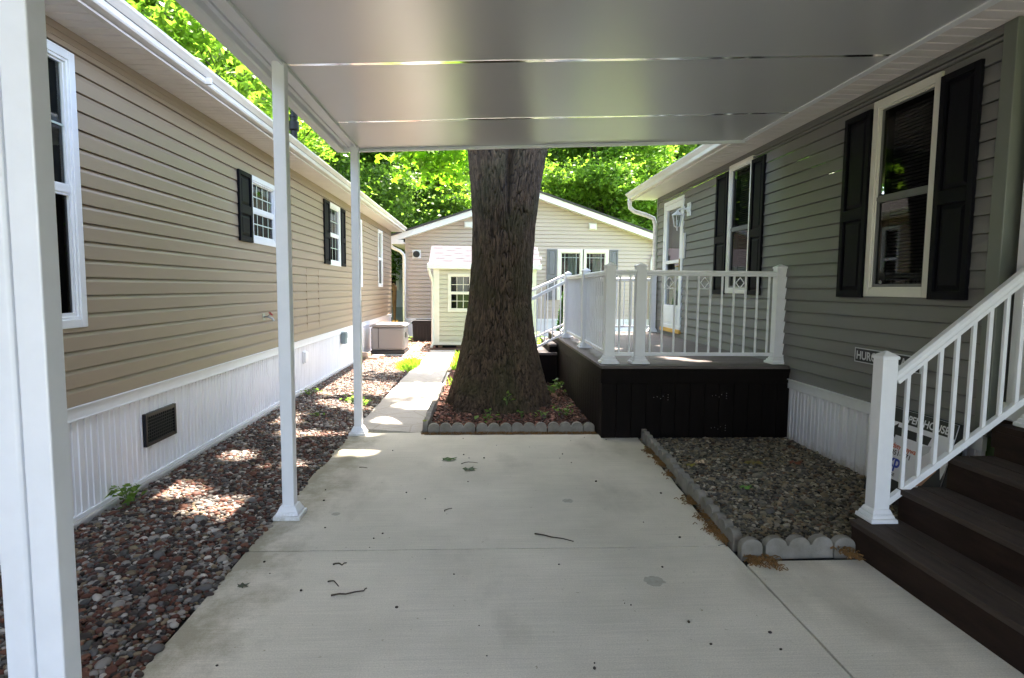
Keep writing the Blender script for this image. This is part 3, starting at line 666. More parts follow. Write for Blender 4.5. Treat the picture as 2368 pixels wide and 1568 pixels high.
# end wall and inner porch walls
e_ = MB(); fE = lambda u, v, w: (u, 10.65+w, v); siding(e_, fE, RX, 8, .0, 4.6, urange=lambda v: (RX+max(0, (v-3.0)/.33), 8-max(0, (v-3.0)/.33)))
e_.build('end_wall', 'sage', H2); e_ = MB()
fE3 = lambda u, v, w: (u, 3.54-w, v); siding(e_, fE3, RX+.08, 4.5, .735, 3.11)
fE4 = lambda u, v, w: (4.5-w, u, v); siding(e_, fE4, -5, 3.54, .735, 3.05); e_.build('end_wall', 'sage', H2)
k_ = MB(); k_.box((8, -5, 0), (8.02, 10.65, 3.15)); k_.box((4.52, -5.02, 0), (8, -5, 3.1)); k_.build('back_wall', 'sage', H2)
# white door casing / column at the porch
k_ = MB(); k_.box((3.155, 3.22, .735), (3.33, 3.40, 2.93)); k_.box((3.14, 3.205, 2.93), (3.345, 3.415, 3.09)); k_.box((3.14, 3.205, .736), (3.345, 3.415, .84)); k_.build('porch_column', 'white', H2, bevel=.006)
k_ = MB(); k_.box((2.975, -5, .60), (4.5, 3.28, .735)); k_.box((3.14, 3.28, .6), (4.5, 3.46, .7349)); k_.build('porch_floor', 'tread', H2)
soffit(H2, 2.745, RX, -5.2, 10.9, 3.105, .115)
k_ = MB(); k_.box((RX, -5, 3.106), (4.5, 3.54, 3.116)); k_.build('porch_ceiling', 'soffit', H2)
k_ = MB(); k_.box((2.722, -5.2, 3.095), (2.742, 10.9, 3.225)); k_.box((2.722, -5.2, 3.085), (2.752, 10.9, 3.0945)); k_.build('fascia', 'gutter', H2)
k_ = MB(); k_.prism(gutter_prof(2.721, 3.105, -1), 'y', -5.2, 10.92); k_.build('gutter', 'gutter', H2, bevel=.002)
k_ = MB(); k_.prism([(2.65, 3.24), (5.5, 4.18), (8.4, 3.24), (8.4, 3.17), (5.5, 4.11), (2.65, 3.17)], 'y', -5.2, 10.95); k_.build('roof', 'shingle', H2)
k_ = MB(); k_.tube([(2.665, 10.82, 3.10), (2.665, 10.82, 3.03), (2.68, 10.82, 2.95), (2.76, 10.80, 2.88), (2.95, 10.76, 2.82), (3.08, 10.72, 2.76), (3.115, 10.71, 2.64), (3.115, 10.71, .2)], .038, 10); k_.build('downspout', 'gutter', H2, smooth=True)
window(H2, fR, *opR[0], trim='creamtrim', cas=.06, upper='dimglass', sash='sashgrey', lab='nearer window with dark mini blind'); window(H2, fR, *opR[1], trim='creamtrim', cas=.055, upper='dimglass', sash='sashgrey')
shutter(H2, fR, 3.70, 4.03, 1.445, 2.945); shutter(H2, fR, 4.76, 5.10, 1.445, 2.945)
shutter(H2, fR, 6.57, 6.88, 1.44, 2.985); shutter(H2, fR, 7.555, 7.92, 1.44, 2.985)
# storm door
d_ = MB(); ring(d_, fR, 9.220, 10.200, .86, 2.95, .06, -.03, .030); dr = d_.build('storm_door', 'white', H2, bevel=.003)
d_ = MB(); ring(d_, fR, 9.285, 10.135, .90, 2.885, .085, -.02, .022, .34); d_.box((9.370, 1.92, -.02), (10.050, 1.97, .02), fR); d_.box((9.400, .96, .022), (10.020, 1.20, .028), fR); d_.build('door_leaf', 'white', dr, bevel=.003)
MB().quad((9.370, 1.24, .0), (10.050, 1.24, .0), (10.050, 2.80, .0), (9.370, 2.80, .0), fr=fR).build('pane', 'glass', dr)
d_ = MB(); d_.box((9.270, .86, -.13), (10.150, 2.92, -.10), fR); d_.build('inner_door', mat('dark inner door', (.07, .07, .075), .5), dr)
d_ = MB(); d_.box((9.220, .80, -.03), (10.200, .858, .045), fR); d_.build('threshold', 'yellow', dr)
d_ = MB(); d_.tube([fR(9.340, 1.86, .02), fR(9.340, 1.86, .06), fR(9.410, 1.86, .065)], .009, 8); d_.box((9.320, 1.78, .02), (9.360, 1.98, .03), fR); d_.build('handle', 'brass', dr)
# wall lantern
L0 = (9.0, 2.70)
l_ = MB(); l_.box((L0[0]-.075, L0[1]-.10, .008), (L0[0]+.075, L0[1]+.10, .022), fR); l_.tube([fR(*L0, .022), fR(*L0, .032), fR(*L0, .05)], [.055, .055, .03], 16)
l_.tube([fR(L0[0], L0[1], .04), fR(L0[0], L0[1]+.01, .09), fR(L0[0], L0[1]+.0, .16), fR(L0[0], L0[1]-.025, .19)], [.016, .014, .012, .016], 10)
la = empty('wall_lantern', (RX-.01, L0[0], L0[1]), 'white carriage lantern on the sage wall beside the storm door', 'lamp')
l_.build('bracket', 'white', la, bevel=.003)
cx, cy = RX-.19, L0[0]; zt = L0[1]-.02
hexr = lambda r, z: [(cx+r*math.cos(a), cy+r*math.sin(a), z) for a in np.linspace(0, 2*math.pi, 7)[:6]]
l_ = MB(); i0 = 0
rings_ = [(.012, zt+.0), (.03, zt-.02), (.085, zt-.06), (.088, zt-.072)]
for r__, z__ in rings_: l_.v += hexr(r__, z__)
for k in range(3):
    for q in range(6): l_.f.append((k*6+q, k*6+(q+1) % 6, k*6+6+(q+1) % 6, k*6+6+q))
l_.f.append(tuple(range(5, -1, -1))); l_.f.append(tuple(range(18, 24)))
l_.tube([(cx, cy, zt-.27), (cx, cy, zt-.25), (cx, cy, zt-.235)], [.008, .02, .045], 12); l_.tube([(cx, cy, zt-.30), (cx, cy, zt-.27)], .007, 8)
for a in np.linspace(0, 2*math.pi, 7)[:6]: l_.beam((cx+.075*math.cos(a), cy+.075*math.sin(a), zt-.07), (cx+.042*math.cos(a), cy+.042*math.sin(a), zt-.24), .008, .008, (0, 0, 1))
l_.build('lantern_cage', 'white', la)
l_ = MB(); l_.v = hexr(.068, zt-.073)+hexr(.038, zt-.235)
for q in range(6): l_.f.append((q, (q+1) % 6, 6+(q+1) % 6, 6+q))
l_.build('lantern_glass', glass('pale lantern glass', (.7, .75, .72), .1), la)
l_ = MB(); l_.tube([(cx, cy, zt-.22), (cx, cy, zt-.14)], .012, 8); l_.build('bulb', 'white', la)
k_ = MB(); k_.box((9.10, 1.97, .012), (9.16, 2.36, .045), fR); o = k_.build('thermometer', 'creamtrim', bevel=.01); tag(o, 'narrow cream strip thermometer on the wall right of the storm door', 'thermometer')
# name sign
ns = empty('name_sign', (RX-.02, 4.42, .97), 'long narrow black name board with white capitals on the sage wall', 'sign')
k_ = MB(); k_.box((4.06, .92, .019), (4.80, 1.028, .026), fR); k_.build('board', 'signblack', ns)
k_ = MB(); ring(k_, fR, 4.055, 4.805, .915, 1.033, .007, .018, .029); k_.build('border', 'greyprint', ns)
text_mesh('HURON VILLAGE', .092, lambda x, y: fR(4.785-x, .942+y, .0275), 'greyprint', ns, 'lettering', .0028, fit=.70)
k_ = MB(); k_.box((4.27, .87, .016), (4.35, .912, .021), fR); o = k_.build('sticker', 'signwhite'); tag(o, 'small white and blue sticker below the black name board', 'sticker')
k2 = MB(); k2.box((4.285, .88, .0215), (4.335, .903, .0225), fR); k2.build('print', 'ink_blue', o)

# ------------------------------------------------------------------ far house
H3 = empty('mobile_home', (1.5, FY, 0), 'pinkish beige gabled house facing the end of the path', 'house')
rl = lambda v: (-2.22+max(0, (v-3.06)/.335), 5.24-max(0, (v-3.06)/.335))
s_ = MB(); siding(s_, fF, -2.22, 5.24, .58, 4.3, [(2.30, 3.83, 1.15, 2.66)], urange=rl, grv=.10); s_.build('wall', 'far', H3)
s_ = MB()
for X_ in (-2.22, 5.24):
    fS = (lambda u, v, w, X_=X_: (X_-w*(1 if X_ < 0 else -1), u, v)); siding(s_, fS, FY, 30, .58, 3.05)
s_.build('side_wall', 'far', H3)
k_ = MB(); k_.box((-2.22, .0, -.02), (5.24, .50, .0), fF); k_.box((-2.23, .50, -.02), (5.25, .58, .015), fF); k_.box((-2.24, FY, 0), (-2.22, 30, .58)); k_.box((5.24, FY, 0), (5.26, 30, .58)); k_.build('skirting', 'skirt', H3)
k_ = MB(); k_.box((-2.24, .58, 0), (-2.15, 3.0, .016), fF); k_.build('corner_trim', 'far', H3); k_ = MB(); k_.box((5.17, .58, 0), (5.26, 3.0, .016), fF); k_.build('corner_trim', 'far', H3)
pk = (1.51, 4.33)
def slab2(x0, z0, x1, z1, t_, y0, y1, mb): mb.prism([(x0, z0), (x1, z1), (x1, z1-t_), (x0, z0-t_)], 'y', y0, y1)
k_ = MB(); slab2(-2.62, 2.955, 1.51, 4.335, .17, 17.70, 17.73, k_); slab2(5.64, 2.955, 1.51, 4.335, .17, 17.70, 17.73, k_)
slab2(-2.62, 2.80, 1.51, 4.18, .012, 17.73, 18.0, k_); slab2(5.64, 2.80, 1.51, 4.18, .012, 17.73, 18.0, k_)
k_.box((-2.62, 17.701, 2.74), (-2.25, 17.731, 2.86)); k_.box((5.27, 17.701, 2.74), (5.64, 17.731, 2.86)); k_.build('rake_board', 'white', H3)
k_ = MB(); slab2(-2.66, 3.00, 1.51, 4.393, .05, 17.66, 30.3, k_); slab2(5.68, 3.00, 1.51, 4.393, .05, 17.66, 30.3, k_); k_.build('roof', 'shingle', H3)
k_ = MB(); k_.box((-2.62, 17.75, 2.75), (-2.22, 30, 2.80)); k_.box((5.24, 17.75, 2.75), (5.64, 30, 2.80)); k_.build('soffit', 'soffit', H3)
k_ = MB(); k_.prism(gutter_prof(-2.62, 2.84, -1), 'y', 17.7, 30); k_.prism(gutter_prof(5.64, 2.84, 1), 'y', 17.7, 30); k_.build('gutter', 'gutter', H3)
k_ = MB(); k_.tube([(-2.64, 17.8, 2.82), (-2.64, 17.8, 2.74), (-2.58, 17.82, 2.64), (-2.36, 17.88, 2.54), (-2.27, 17.9, 2.44), (-2.26, 17.92, 2.3), (-2.26, 17.92, .1)], .05, 10)
k_.build('downspout', 'white', H3, smooth=True)
k_ = MB(); k_.tube([(5.64, 17.8, 2.82), (5.62, 17.8, 2.74), (5.5, 17.84, 2.64), (5.22, 17.88, 2.54), (5.16, 17.9, 2.44), (5.14, 17.92, 2.3), (5.14, 17.92, .1)], .05, 10); k_.build('downspout', 'white', H3, smooth=True)
for (a, b__) in ((2.30, 3.075), (3.055, 3.83)):
    wn = window(H3, fF, a, b__, 1.15, 2.66, trim='creamtrim', grids=(0, 0), inner='curtain', rail=1.75, cas=.10)
    g_ = MB(); A, B, C_, D_ = a+.115, b__-.115, 1.27, 2.54
    for u_ in (A+.10, B-.10): g_.box((u_-.008, C_, -.027), (u_+.008, D_, -.021), fF)
    for v__ in (C_+.12, D_-.12): g_.box((A, v__-.008, -.0265), (B, v__+.008, -.0205), fF)
    g_.build('grille', 'white', wn)
shutter(H3, fF, 1.97, 2.27, 1.15, 2.66, 'greyshut'); shutter(H3, fF, 3.86, 4.12, 1.15, 2.66, 'greyshut')
for X_ in (-.38, 3.33):
    k_ = MB(); k_.box((X_-.12, 3.25, .0), (X_+.12, 3.44, .04), fF); k_.box((X_-.10, 3.27, .04), (X_+.10, 3.42, .11), fF); k_.build('wall_vent', 'white', H3, bevel=.01)
k_ = MB(); k_.box((-2.03, 2.34, .0), (-1.78, 2.59, .03), fF); vb = k_.build('vent_plate', 'white', H3, bevel=.005)
k_ = MB(); k_.tube([fF(-1.905, 2.465, .03), fF(-1.905, 2.465, .07)], .098, 20); k_.build('vent_ring', 'acblack', vb)

# ------------------------------------------------------------------ blue house further away
H4 = empty('mobile_home', (-4, 27, 0), 'pale blue sided house in the gap left of the beige house', 'house')
fB = lambda u, v, w: (u, 27-w, v)
s_ = MB(); siding(s_, fB, -9, -3.2, .6, 3.2, [(-4.25, -3.65, 1.35, 2.75)]); s_.build('wall', 'blue', H4)
k_ = MB(); k_.box((-3.2, .6, -5), (-3.18, 3.2, 0), fB); k_.build('side_wall', 'blue', H4)
k_ = MB(); k_.box((-9, 0, -.02), (-3.2, .6, 0), fB); k_.build('skirting', 'greybox', H4)
k_ = MB(); k_.prism([(26.6, 3.0), (30, 4.2), (30, 4.1), (26.6, 2.9)], 'x', -9.4, -2.8); k_.build('roof', mat('grey shingles', (.28, .28, .30), .9, var=.3, vscale=10), H4)
k_ = MB(); k_.box((-9.4, 26.55, 2.88), (-2.8, 26.6, 3.05)); k_.build('fascia', 'white', H4)
window(H4, fB, -4.25, -3.65, 1.35, 2.75, inner='none', cas=.1)
# wooden post ornament
o = empty('garden_post', (-2.92, 20.5, 0), 'weathered wooden garden post in the gap before the blue house', 'post')
k_ = MB(); k_.tube([(-2.92, 20.5, .0), (-2.92, 20.5, .6), (-2.93, 20.5, 1.0), (-2.92, 20.5, 1.5), (-2.96, 20.5, 1.62)], [.035, .045, .075, .085, .03], 10); k_.build('pole', 'wood', o, smooth=True)
k_ = MB(); k_.tube([(-2.92, 20.45, 1.32), (-3.02, 20.45, 1.36), (-3.08, 20.45, 1.30), (-3.12, 20.45, 1.22)], [.02, .03, .03, .012], 8); k_.build('ornament', 'acblack', o, smooth=True)
o = empty('garden_chair', (-2.85, 19.3, 0), 'yellow wooden garden chair behind the grey generator', 'chair')
k_ = MB(); k_.box((-3.05, 19.2, .34), (-2.68, 19.6, .38)); k_.build('seat', 'yellow', o)
k_ = MB()
for k in range(3): k_.beam((-3.0+.14*k, 19.6, .38), (-2.96+.14*k, 19.7, .85), .09, .02, (1, 0, 0))
k_.build('backrest', 'yellow', o)
for xx in (-3.03, -2.70):
    for yy in (19.22, 19.58): MB().box((xx-.02, yy-.02, -.02), (xx+.02, yy+.02, .34)).build('leg', 'yellow', o)

o.scale = (.8, .8, .5)
# ------------------------------------------------------------------ shed
SY = 14.85
SH = empty('garden_shed', (.1, SY, 0), 'small cream sided shed with shingle roof behind the big tree', 'shed')
fS = lambda u, v, w: (u, SY-w, v)
s_ = MB(); siding(s_, fS, -1.155, 1.36, .09, 1.98, [(-.80, -.22, .905, 1.825)], grv=.09); fS2 = lambda u, v, w: (-1.155-w, u, v); siding(s_, fS2, SY, SY+1.7, .09, 2.0)
fS3 = lambda u, v, w: (1.36+w, u, v); siding(s_, fS3, SY, SY+1.7, .09, 2.0); s_.build('wall', 'cream', SH)
k_ = MB(); k_.box((-1.165, .085, -.02), (-1.02, 1.99, .018), fS); k_.box((1.24, .085, -.02), (1.37, 1.99, .018), fS); k_.box((-1.165, .075, -.02), (1.37, .14, .017), fS); k_.build('corner_trim', 'creamtrim', SH)
k_ = MB(); k_.prism([(SY-.16, 2.07), (SY+.75, 2.56), (SY+1.75, 2.05), (SY+1.75, 2.0), (SY+.75, 2.51), (SY-.16, 2.02)], 'x', -1.27, 1.46)
for r__ in range(7):
    for c__ in range(11):
        if (r__+c__) % 2: continue
        x_ = -1.2+c__*.24+(r__ % 3)*.05; t0 = r__/7; y0 = SY-.16+.91*t0; z0 = 2.07+.49*t0
        k_.quad((x_, y0, z0+.006), (x_+.22, y0, z0+.006), (x_+.22, y0+.125, z0+.006+.067), (x_, y0+.125, z0+.006+.067))
k_.build('roof', mat('pale grey lilac shingles', (.085, .080, .090), .95, spec=.1, var=.25, vscale=30, bump=.4, bscale=80), SH)
k_ = MB(); k_.box((-1.30, SY-.185, 1.95), (1.48, SY-.15, 2.075)); k_.box((-1.28, SY-.15, 1.95), (1.46, SY, 1.965)); k_.build('fascia', 'white', SH, bevel=.004)
k_ = MB(); k_.tube([(-1.26, SY-.15, 1.96), (-1.25, SY-.13, 1.86), (-1.20, SY-.06, 1.70), (-1.18, SY-.03, 1.6), (-1.18, SY-.03, .12), (-1.21, SY-.2, .03)], .035, 8); k_.build('downspout', 'creamtrim', SH, smooth=True)
window(SH, fS, -.80, -.22, .905, 1.825, trim='creamtrim', grids=(3, 2), inner='curtain', cas=.05, muntin='creamtrim')
k_ = MB()
for x_ in (-1.0, -.55, -.1, .35, .8, 1.2): k_.box((x_-.05, SY+.01, -.02), (x_+.05, SY+1.6, .075))
k_.build('sleepers', 'pallet', SH)
k_ = MB(); k_.box((-1.14, SY+.25, -.02), (1.34, SY+.27, .08)); k_.build('floor_frame', 'dark', SH)
# moss tufts on the shed roof
# ------------------------------------------------------------------ bin, generator, blocks
B = empty('storage_bin', (-1.45, 16.6, 0), 'charcoal resin storage bin beside the cream shed', 'bin')
k_ = MB(); k_.prism([(-1.84, .0), (-1.10, .0), (-1.08, .50), (-1.86, .50)], 'y', 16.4, 16.95)
for k in range(9): k_.box((-1.80+k*.08, 16.388, .05), (-1.775+k*.08, 16.4, .45))
k_.build('body', 'bin', B, bevel=.01)
k_ = MB(); k_.prism([(-1.88, .50), (-1.06, .50), (-1.07, .56), (-1.14, .60), (-1.80, .60), (-1.87, .56)], 'y', 16.37, 16.98); k_.build('lid', 'bin', B, bevel=.012)
G = empty('standby_generator', (-2.0, 13.2, 0), 'boxy warm grey standby generator on a concrete pad', 'generator')
k_ = MB(); k_.box((-2.36, 12.96, .13), (-1.64, 13.72, .64)); k_.build('cabinet', 'acgrey', G, bevel=.05)
k_ = MB(); k_.prism([(-2.38, .64), (-1.62, .64), (-1.62, .665), (-1.70, .70), (-2.30, .70), (-2.38, .665)], 'y', 12.93, 13.75); k_.build('lid', 'acgrey', G, bevel=.012)
k_ = MB(); k_.box((-2.365, 12.955, .055), (-1.635, 13.73, .128)); k_.build('base_tray', 'acblack', G, bevel=.01)
k_ = MB(); k_.box((-2.20, 12.950, .18), (-2.19, 12.962, .62)); k_.box((-1.632, 13.1, .40), (-1.622, 13.2, .52)); k_.build('panel_seam', 'acblack', G)
k_ = MB(); k_.box((-2.42, 12.85, -.03), (-1.60, 13.8, .052)); o = k_.build('equipment_pad', 'padc', bevel=.012); tag(o, 'low concrete pad under the grey generator', 'pad')
first = None
for k, (x_, y_, z_, rz) in enumerate([(-2.42, 12.35, .0, .2), (-2.20, 12.28, .0, -.15), (-2.38, 12.32, .085, -.3), (-2.13, 12.55, .0, .5)]):
    if first is None:
        mb = MB(); mb.box((-.12, -.08, -.005), (.12, .08, .08)); first = mb.build('retaining_block', 'block', bevel=.015); o = first
    else: o = first.copy(); scn.collection.objects.link(o)
    o.location = (x_, y_, z_); o.rotation_euler.z = rz
    tag(o, ['tan block nearest the skirting, at the foot of the pile', 'tan block at the front right of the pile by the generator', 'topmost tan block of the pile by the generator', 'tan block behind the pile, closest to the generator'][k], 'block', 'tan blocks by the generator')

# ------------------------------------------------------------------ carport
zc_ = lambda x: 2.862+.043*(x+1.2)
CP = empty('carport', (-1.236, 3.85, 0), 'white aluminium carport roof on slim posts over the driveway', 'carport')
seams = [-2.55, -1.26, .03, 1.32, 2.61, 3.90, 5.19, 6.17]
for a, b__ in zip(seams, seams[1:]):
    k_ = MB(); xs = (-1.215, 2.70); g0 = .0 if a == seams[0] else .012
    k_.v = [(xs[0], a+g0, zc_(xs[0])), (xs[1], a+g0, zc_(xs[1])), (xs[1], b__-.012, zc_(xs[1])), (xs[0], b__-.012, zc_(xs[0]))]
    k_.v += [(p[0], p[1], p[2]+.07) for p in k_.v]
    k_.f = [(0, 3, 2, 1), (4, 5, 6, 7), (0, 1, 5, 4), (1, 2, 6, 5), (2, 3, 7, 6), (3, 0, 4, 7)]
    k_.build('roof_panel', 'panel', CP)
for s_ in seams[1:-1]:
    k_ = MB(); xs = (-1.215, 2.70)
    k_.v = [(x_, s_+dy, zc_(x_)+dz) for dz in (-.0025, .05) for x_, dy in ((xs[0], -.018), (xs[1], -.018), (xs[1], .018), (xs[0], .018))]
    k_.f = [(0, 3, 2, 1), (4, 5, 6, 7), (0, 1, 5, 4), (1, 2, 6, 5), (2, 3, 7, 6), (3, 0, 4, 7)]
    k_.build('panel_joint', 'joint', CP)
k_ = MB(); xs = (-1.40, 2.70)   # front fascia
for (y0, y1, z0, z1) in ((6.165, 6.185, -.028, .085), (6.15, 6.165, -.028, -.015), (6.185, 6.195, .0, .012)):
    i = len(k_.v); k_.v += [(x_, y_, zc_(x_)+dz) for dz in (z0, z1) for x_, y_ in ((xs[0], y0), (xs[1], y0), (xs[1], y1), (xs[0], y1))]
    k_.f += [tuple(i+q for q in f) for f in ((0, 3, 2, 1), (4, 5, 6, 7), (0, 1, 5, 4), (1, 2, 6, 5), (2, 3, 7, 6), (3, 0, 4, 7))]
k_.build('front_fascia', 'whitemetal', CP, bevel=.001)
gb = MB()   # gutter on the left edge, seen from below
prof = [(-1.44, 2.832), (-1.375, 2.832), (-1.365, 2.842), (-1.365, 2.885), (-1.335, 2.885), (-1.335, 2.868), (-1.322, 2.868), (-1.322, 2.885), (-1.300, 2.885), (-1.300, 2.95), (-1.425, 2.95), (-1.44, 2.93)]
gb.prism(prof, 'y', -2.6, 6.20); gb.build('gutter', 'whitemetal', CP, bevel=.002)
k_ = MB(); k_.box((-1.299, -2.6, 2.862), (-1.2165, 6.16, 2.955)); k_.box((-1.2162, -2.6, 2.838), (-1.206, 6.148, 2.861)); k_.build('side_beam', 'whitemetal', CP, bevel=.002)
k_ = MB(); i = 0
for x0, x1, z0, z1 in ((2.66, 2.715, -.012, -.002), (2.701, 2.715, -.002, .06)):
    k_.box((x0, -2.6, zc_(2.7)+z0), (x1, 6.16, zc_(2.7)+z1))
k_.build('hanger_rail', 'whitemetal', CP, bevel=.002)
def carport_post(y_, ztop=2.862):
    k_ = MB(); s_ = .038; k_.box((-1.238-s_, y_-s_, .0), (-1.238+s_, y_+s_, ztop)); k_.build('post', 'whitemetal', CP, bevel=.005)
    k_ = MB(); c = (-1.238, y_); k_.frustum(c, .172, .168, .001, .028); k_.frustum(c, .150, .135, .028, .048); k_.frustum(c, .130, .098, .048, .085); k_.build('post_base', 'whitemetal', CP, bevel=.004)
for y_ in (-.48, 1.748, 3.872, 6.075): carport_post(y_)
# downspout beside the nearest post
k_ = MB(); k_.prism([(-1.362, 1.715), (-1.298, 1.715), (-1.290, 1.722), (-1.290, 1.735), (-1.282, 1.74), (-1.282, 1.78), (-1.362, 1.78)], 'z', .04, 2.84); k_.build('downspout', 'whitemetal', CP, bevel=.003)

# ------------------------------------------------------------------ railings
def vpost(root, x, y, z0, z1, s_=.102, name='newel_post', base=True, fl=.085):
    k_ = MB(); k_.box((x-s_/2, y-s_/2, z0), (x+s_/2, y+s_/2, z1-.035)); k_.frustum((x, y), s_+.012, s_+.012, z1-.045, z1-.028); k_.frustum((x, y), s_+.012, s_*.15, z1-.028, z1)
    o = k_.build(name, 'white', root, bevel=.004)
    if base:
        k_ = MB(); k_.frustum((x, y), s_+fl, s_+fl-.005, z0+.001, z0+.025); k_.frustum((x, y), s_+fl*.7, s_+fl*.5, z0+.025, z0+.048); k_.frustum((x, y), s_+.03, s_+.008, z0+.048, z0+.075); k_.build('post_base', 'white', o, bevel=.005)
    return o
def railing(root, p, q, ztop, zbot, n_, rw=.05, bal=.018, rg=(0, 1)):
    """p,q xy ends; ztop/zbot tuples at p and q"""
    P = Vector((*p, 0)); Q = Vector((*q, 0)); sd_ = (Q-P).normalized().cross(Vector((0, 0, 1)))
    a, b__ = Vector((*p, ztop[0])), Vector((*q, ztop[1])); c, d = Vector((*p, zbot[0])), Vector((*q, zbot[1]))
    k_ = MB(); up = (b__-a).normalized().cross(sd_); up = up if up.z > 0 else -up
    prof = [(-.5, -.55), (.5, -.55), (.5, -.2), (.62, -.05), (.62, .25), (.35, .5), (-.35, .5), (-.62, .25), (-.62, -.05), (-.5, -.2)]
    i = len(k_.v)
    for e in (a, b__):
        for x_, y_ in prof: k_.v.append(tuple(e+sd_*x_*rw+up*y_*rw*1.05))
    m_ = len(prof); k_.f += [tuple(range(i, i+m_)), tuple(range(i+2*m_-1, i+m_-1, -1))]+[(i+k, i+(k+1) % m_, i+m_+(k+1) % m_, i+m_+k) for k in range(m_)]
    k_.build('top_rail', 'white', root, bevel=.003)
    k_ = MB(); k_.beam(c, d, .036, .034, sd_); k_.build('bottom_rail', 'white', root, bevel=.003)
    for k in range(n_):
        t_ = rg[0]+(rg[1]-rg[0])*(k+.5)/n_; A = c.lerp(d, t_); Bq = a.lerp(b__, t_)
        k_ = MB(); k_.beam(A, Bq-Vector((0, 0, .01)), bal, bal, sd_); k_.build('baluster', 'white', root, bevel=.002)
# deck
DK = empty('deck', (2.1, 8, 0), 'raised dark brown deck against the sage house', 'deck')
DX, DY, DZ = 1.215, 5.87, .735
k_ = MB(); y_ = DY-.015
while y_ < 10.6: k_.box((DX-.02, y_, DZ-.03), (RX-.02, min(y_+.138, 10.62), DZ)); y_ += .144
k_.build('deck_floor', 'deckfloor', DK, bevel=.004)
k_ = MB(); k_.box((DX-.012, DY-.006, .56), (RX-.0, DY+.02, DZ-.032)); k_.build('front_board', 'deckdark', DK, bevel=.003)
k_ = MB(); x_ = DX
while x_ < RX-.02: k_.box((x_, DY+.002, .0), (min(x_+.146, RX-.001), DY+.022, .558)); x_ += .150
k_.build('front_skirt', 'deckdark', DK, bevel=.003)
k_ = MB(); k_.box((DX-.006, DY+.03, .56), (DX+.02, 10.62, DZ-.032)); k_.build('side_board', 'deckside', DK, bevel=.003)
k_ = MB(); y_ = DY+.03
while y_ < 10.6: k_.box((DX+.002, y_, .0), (DX+.022, min(y_+.146, 10.62), .558)); y_ += .150
k_.build('side_skirt', 'deckside', DK, bevel=.003)
k_ = MB(); k_.box((DX+.03, DY+.03, -.02), (RX-.01, 10.15, .5)); k_.build('deck_frame', 'dark', DK)
# access door hinges (black leaves, bright screws)
for (hx, hz) in ((1.82, .415), (2.42, .43), (2.42, .10)):
    k_ = MB(); sg = 1
    k_.prism([(hx-.10, hz-.012), (hx+.03, hz-.03), (hx+.03, hz+.03), (hx-.10, hz+.012)], 'y', DY-.003, DY+.001)
    k_.box((hx+.03, DY-.006, hz-.04), (hx+.05, DY+.001, hz+.04)); k_.box((hx+.05, DY-.003, hz-.04), (hx+.08, DY+.001, hz+.04)); h_ = k_.build('strap_hinge', 'deckdark', DK)
    k_ = MB()
    for dx, dz in ((-.08, 0), (-.045, .006), (-.01, -.012), (.015, .012), (.066, .026), (.066, -.026), (.066, 0)): k_.tube([(hx+dx, DY-.0055, hz+dz), (hx+dx, DY-.003, hz+dz)], .0035, 8)
    k_.build('screws', 'steel', h_)
DR = empty('deck_railing', (1.6, 6.22, DZ), 'white railing around the top of the brown deck', 'railing')
zt, zb = 1.665, .83
A_, B_, C_ = (1.316, 6.07), (1.629, 6.07), (3.088, 6.07); D_, E_ = (1.345, 7.66), (1.345, 9.25)
for p in (A_, B_, C_): vpost(DR, *p, DZ, 1.765)
for p in (D_, E_): vpost(DR, *p, DZ, 1.76, .095)
railing(DR, (A_[0]+.05, A_[1]), (B_[0]-.05, B_[1]), (zt, zt), (zb, zb), 2)
railing(DR, (B_[0]+.05, B_[1]), (C_[0]-.05, C_[1]), (zt, zt), (zb, zb), 11)
railing(DR, (A_[0], A_[1]+.05), (D_[0], D_[1]-.05), (zt, zt), (zb, zb), 12)
railing(DR, (D_[0], D_[1]+.05), (E_[0], E_[1]-.05), (zt, zt), (zb, zb), 12)
vpost(DR, 1.49, 10.54, DZ, 1.72, .06); vpost(DR, 3.06, 10.54, DZ, 1.76, .09)
railing(DR, (1.53, 10.54), (3.01, 10.54), (zt, zt), (zb, zb), 11)
bx0 = B_[0]+.05; sp = (C_[0]-B_[0]-.1)/11
for k in (1, 4, 7):   # diamond inserts below the top rail
    cxx = bx0+sp*(k+1.0); k_ = MB(); zc2 = zt-.095; hw = sp/2-.008; hh_ = .055; yy = C_[1]
    k_.beam((cxx-hw-.0, yy, zc2-.062), (cxx+hw+.0, yy, zc2-.062), .008, .014, (0, 1, 0))
    pts = [(cxx-hw*.8, zc2), (cxx, zc2+hh_), (cxx+hw*.8, zc2), (cxx, zc2-hh_)]
    for (p, q) in zip(pts, pts[1:]+pts[:1]): k_.beam((p[0], yy, p[1]), (q[0], yy, q[1]), .008, .008, (0, 1, 0))
    k_.build('diamond_insert', 'white', DR)
